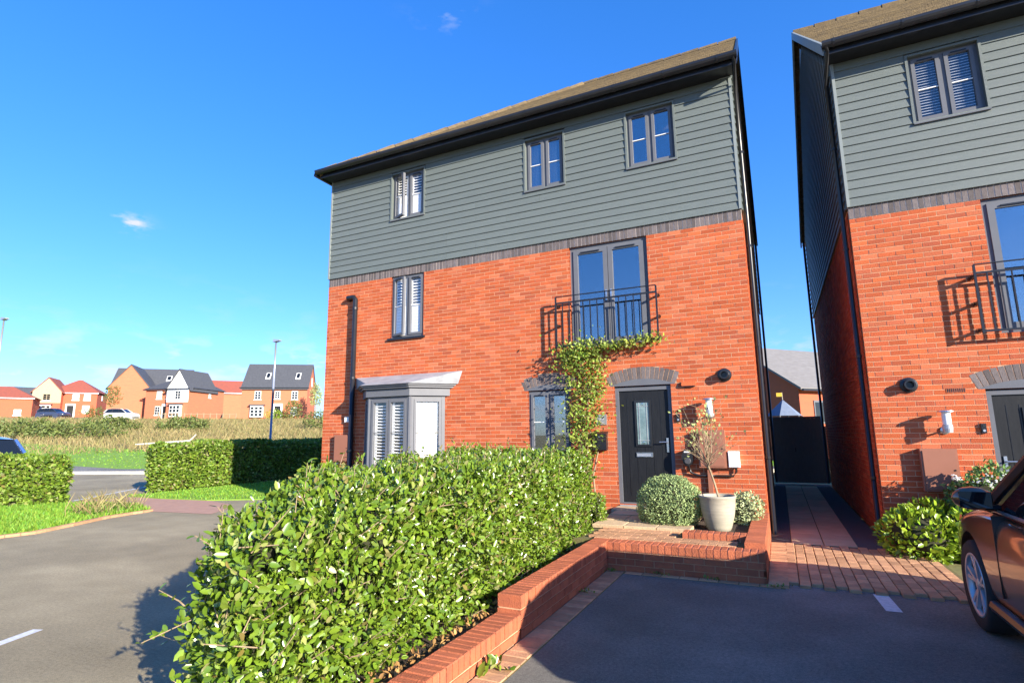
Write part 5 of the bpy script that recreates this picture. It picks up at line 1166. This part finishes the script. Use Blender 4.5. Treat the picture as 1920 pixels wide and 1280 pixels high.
MB().tube([p + Vector((-1.6, -1.2, .35)), p + Vector((0, 0, .45)), p + Vector((1.2, .9, .55)), p + Vector((1.55, 1.1, 1.0))], [.05, .09, .08, .04], 6).build('limb', m_stick, LG)
# street lamps
def lamp(u, dist, top, label):
    p = polar(brg(u), dist); x, y, z = p; R_ = root('street_lamp', p, label, 'street lamp', 'street lamps')
    MB().tube([(x, y, z), (x, y, z + 1.4)], .085, 12).build('base', m_pole, R_, smooth=True)
    MB().tube([(x, y, z + 1.4), (x, y, z + 4.2)], [.06, .055], 10).build('lower_post', m_pole, R_, smooth=True)
    MB().tube([(x, y, z + 4.2), (x, y, top - .1)], [.055, .04], 10).build('upper_post', m_galv, R_, smooth=True)
    MB().prism([(x - .10, y - .14, top - .12), (x + .32, y - .10, top - .08), (x + .32, y + .10, top - .08), (x - .10, y + .14, top - .12)], [(x - .10, y - .10, top + .04), (x + .30, y - .07, top - .02), (x + .30, y + .07, top - .02), (x - .10, y + .10, top + .04)]).build('lamp_head', m_galv, R_)
lamp(511, 32, 6.85, 'tall blue-grey street lamp behind the long hedge')
lamp(-14, 40, 8.2, 'street lamp head cut off by the left edge')

# ================================================================== BEHIND THE PASSAGE
FE = root('side_gate', (.75, 10.0, 0), 'dark boarded gate closing the passage between the houses', 'gate')
for i in range(14): MB().box(.02 + i * .105, .02 + i * .105 + .098, 10.0, 10.025, .05, 2.02).build('board', m_fence, FE)
for z in (.3, 1.1, 1.85): MB().box(.0, 1.5, 10.025, 10.06, z - .05, z + .05).build('rail', m_fence, FE)
MB().box(.02, 1.49, 10.026, 10.032, .05, 2.01).build('backing_sheet', m_fence, FE); MB().box(-.02, 1.5, 9.97, 10.07, 2.02, 2.08).build('capping', m_fence, FE); MB().box(.66, .70, 9.96, 10.0, 1.0, 1.12).build('latch', m_black, FE)
FE2 = root('garden_fence', (1.3, 10.4, 0), 'lower grey fence panel right of the dark gate', 'fence')
for i in range(6): MB().box(1.1 + i * .1, 1.19 + i * .1, 10.4, 10.42, .05, 1.85 - .02 * i).build('board', m_fence, FE2)
GZ = root('garden_gazebo', (.5, 16.3, 0), 'small blue-grey hexagonal roof with a yellow flag behind the gate', 'gazebo')
hx = [(.5 + .72 * math.cos(PI / 3 * k + .3), 16.3 + .72 * math.sin(PI / 3 * k + .3)) for k in range(6)]
for k in range(6):
    a, b_ = hx[k], hx[(k + 1) % 6]; MB().add([(a[0], a[1], 2.27), (b_[0], b_[1], 2.27), (.5, 16.3, 2.95)], [(0, 1, 2)]).build('roof_panel', pm('felt_blue', (.12, .16, .24), (.16, .20, .28), 6, .8), GZ)
    MB().tube([(a[0], a[1], 0), (a[0], a[1], 2.27)], .04, 6).build('post', m_fence, GZ)
MB().tube([(.5, 16.3, 2.95), (.5, 16.3, 3.25)], .012, 5).build('flag_pole', m_stick, GZ); MB().box(.28, .5, 16.29, 16.30, 3.08, 3.24).build('flag', m_yellow, GZ)
def back_house(name, loc, rz, label, w_, d_, ev, rg, win=True):
    R_ = root(name, loc, label, 'house', rz=rz); MB().box(0, w_, 0, d_, -.5, ev).build('wall', FB2, R_, center=False)
    ym = d_ / 2; s_ = (rg - ev) / ym
    for xx in (0, w_): MB().add([(xx, 0, ev), (xx, d_, ev), (xx, ym, rg - .05)], [(0, 1, 2)]).build('gable', FB2, R_, center=False)
    for a in (-.3, d_ + .3):
        q = [(-.2, a, ev - s_ * .3), (w_ + .2, a, ev - s_ * .3), (w_ + .2, ym, rg), (-.2, ym, rg)]; fixn(MB().prism(q, [(x, y, z + .12) for x, y, z in q]).build('roof', pm('roof_grey_tile', (.16, .15, .14), (.20, .19, .18), 2, .8, .4, 6, stretch=(1, 1, 5)), R_, center=False))
    MB().box(-.15, w_ + .15, -.42, -.30, ev - s_ * .3 - .05, ev - s_ * .3 + .06).build('gutter', m_black, R_, center=False)
    if win:
        W_ = MB().box(-.04, .0, d_ * .62, d_ * .62 + 1.1, ev - 2.2, ev - .9).build('window', m_frame, R_, center=False); MB().box(-.05, -.035, d_ * .62 + .08, d_ * .62 + 1.02, ev - 2.1, ev - 1.0).build('pane', m_glass2, W_, center=False)
        W_ = MB().box(1.0, 1.8, -.05, .0, ev - 1.9, ev - .7).build('window', m_frame, R_, center=False); MB().box(1.08, 1.72, -.06, -.045, ev - 1.8, ev - .8).build('pane', m_carglass, W_, center=False)
back_house('back_house', (1.34, 22.3, .2), math.radians(50), 'brick house with grey tiled roof seen through the gap between the houses', 9, 8, 3.7, 6.3)
back_house('back_house', (4.4, 44, .3), math.radians(30), 'brick gable peeping out above the grey tiled roof in the gap', 7, 7, 4.2, 7.0, False)
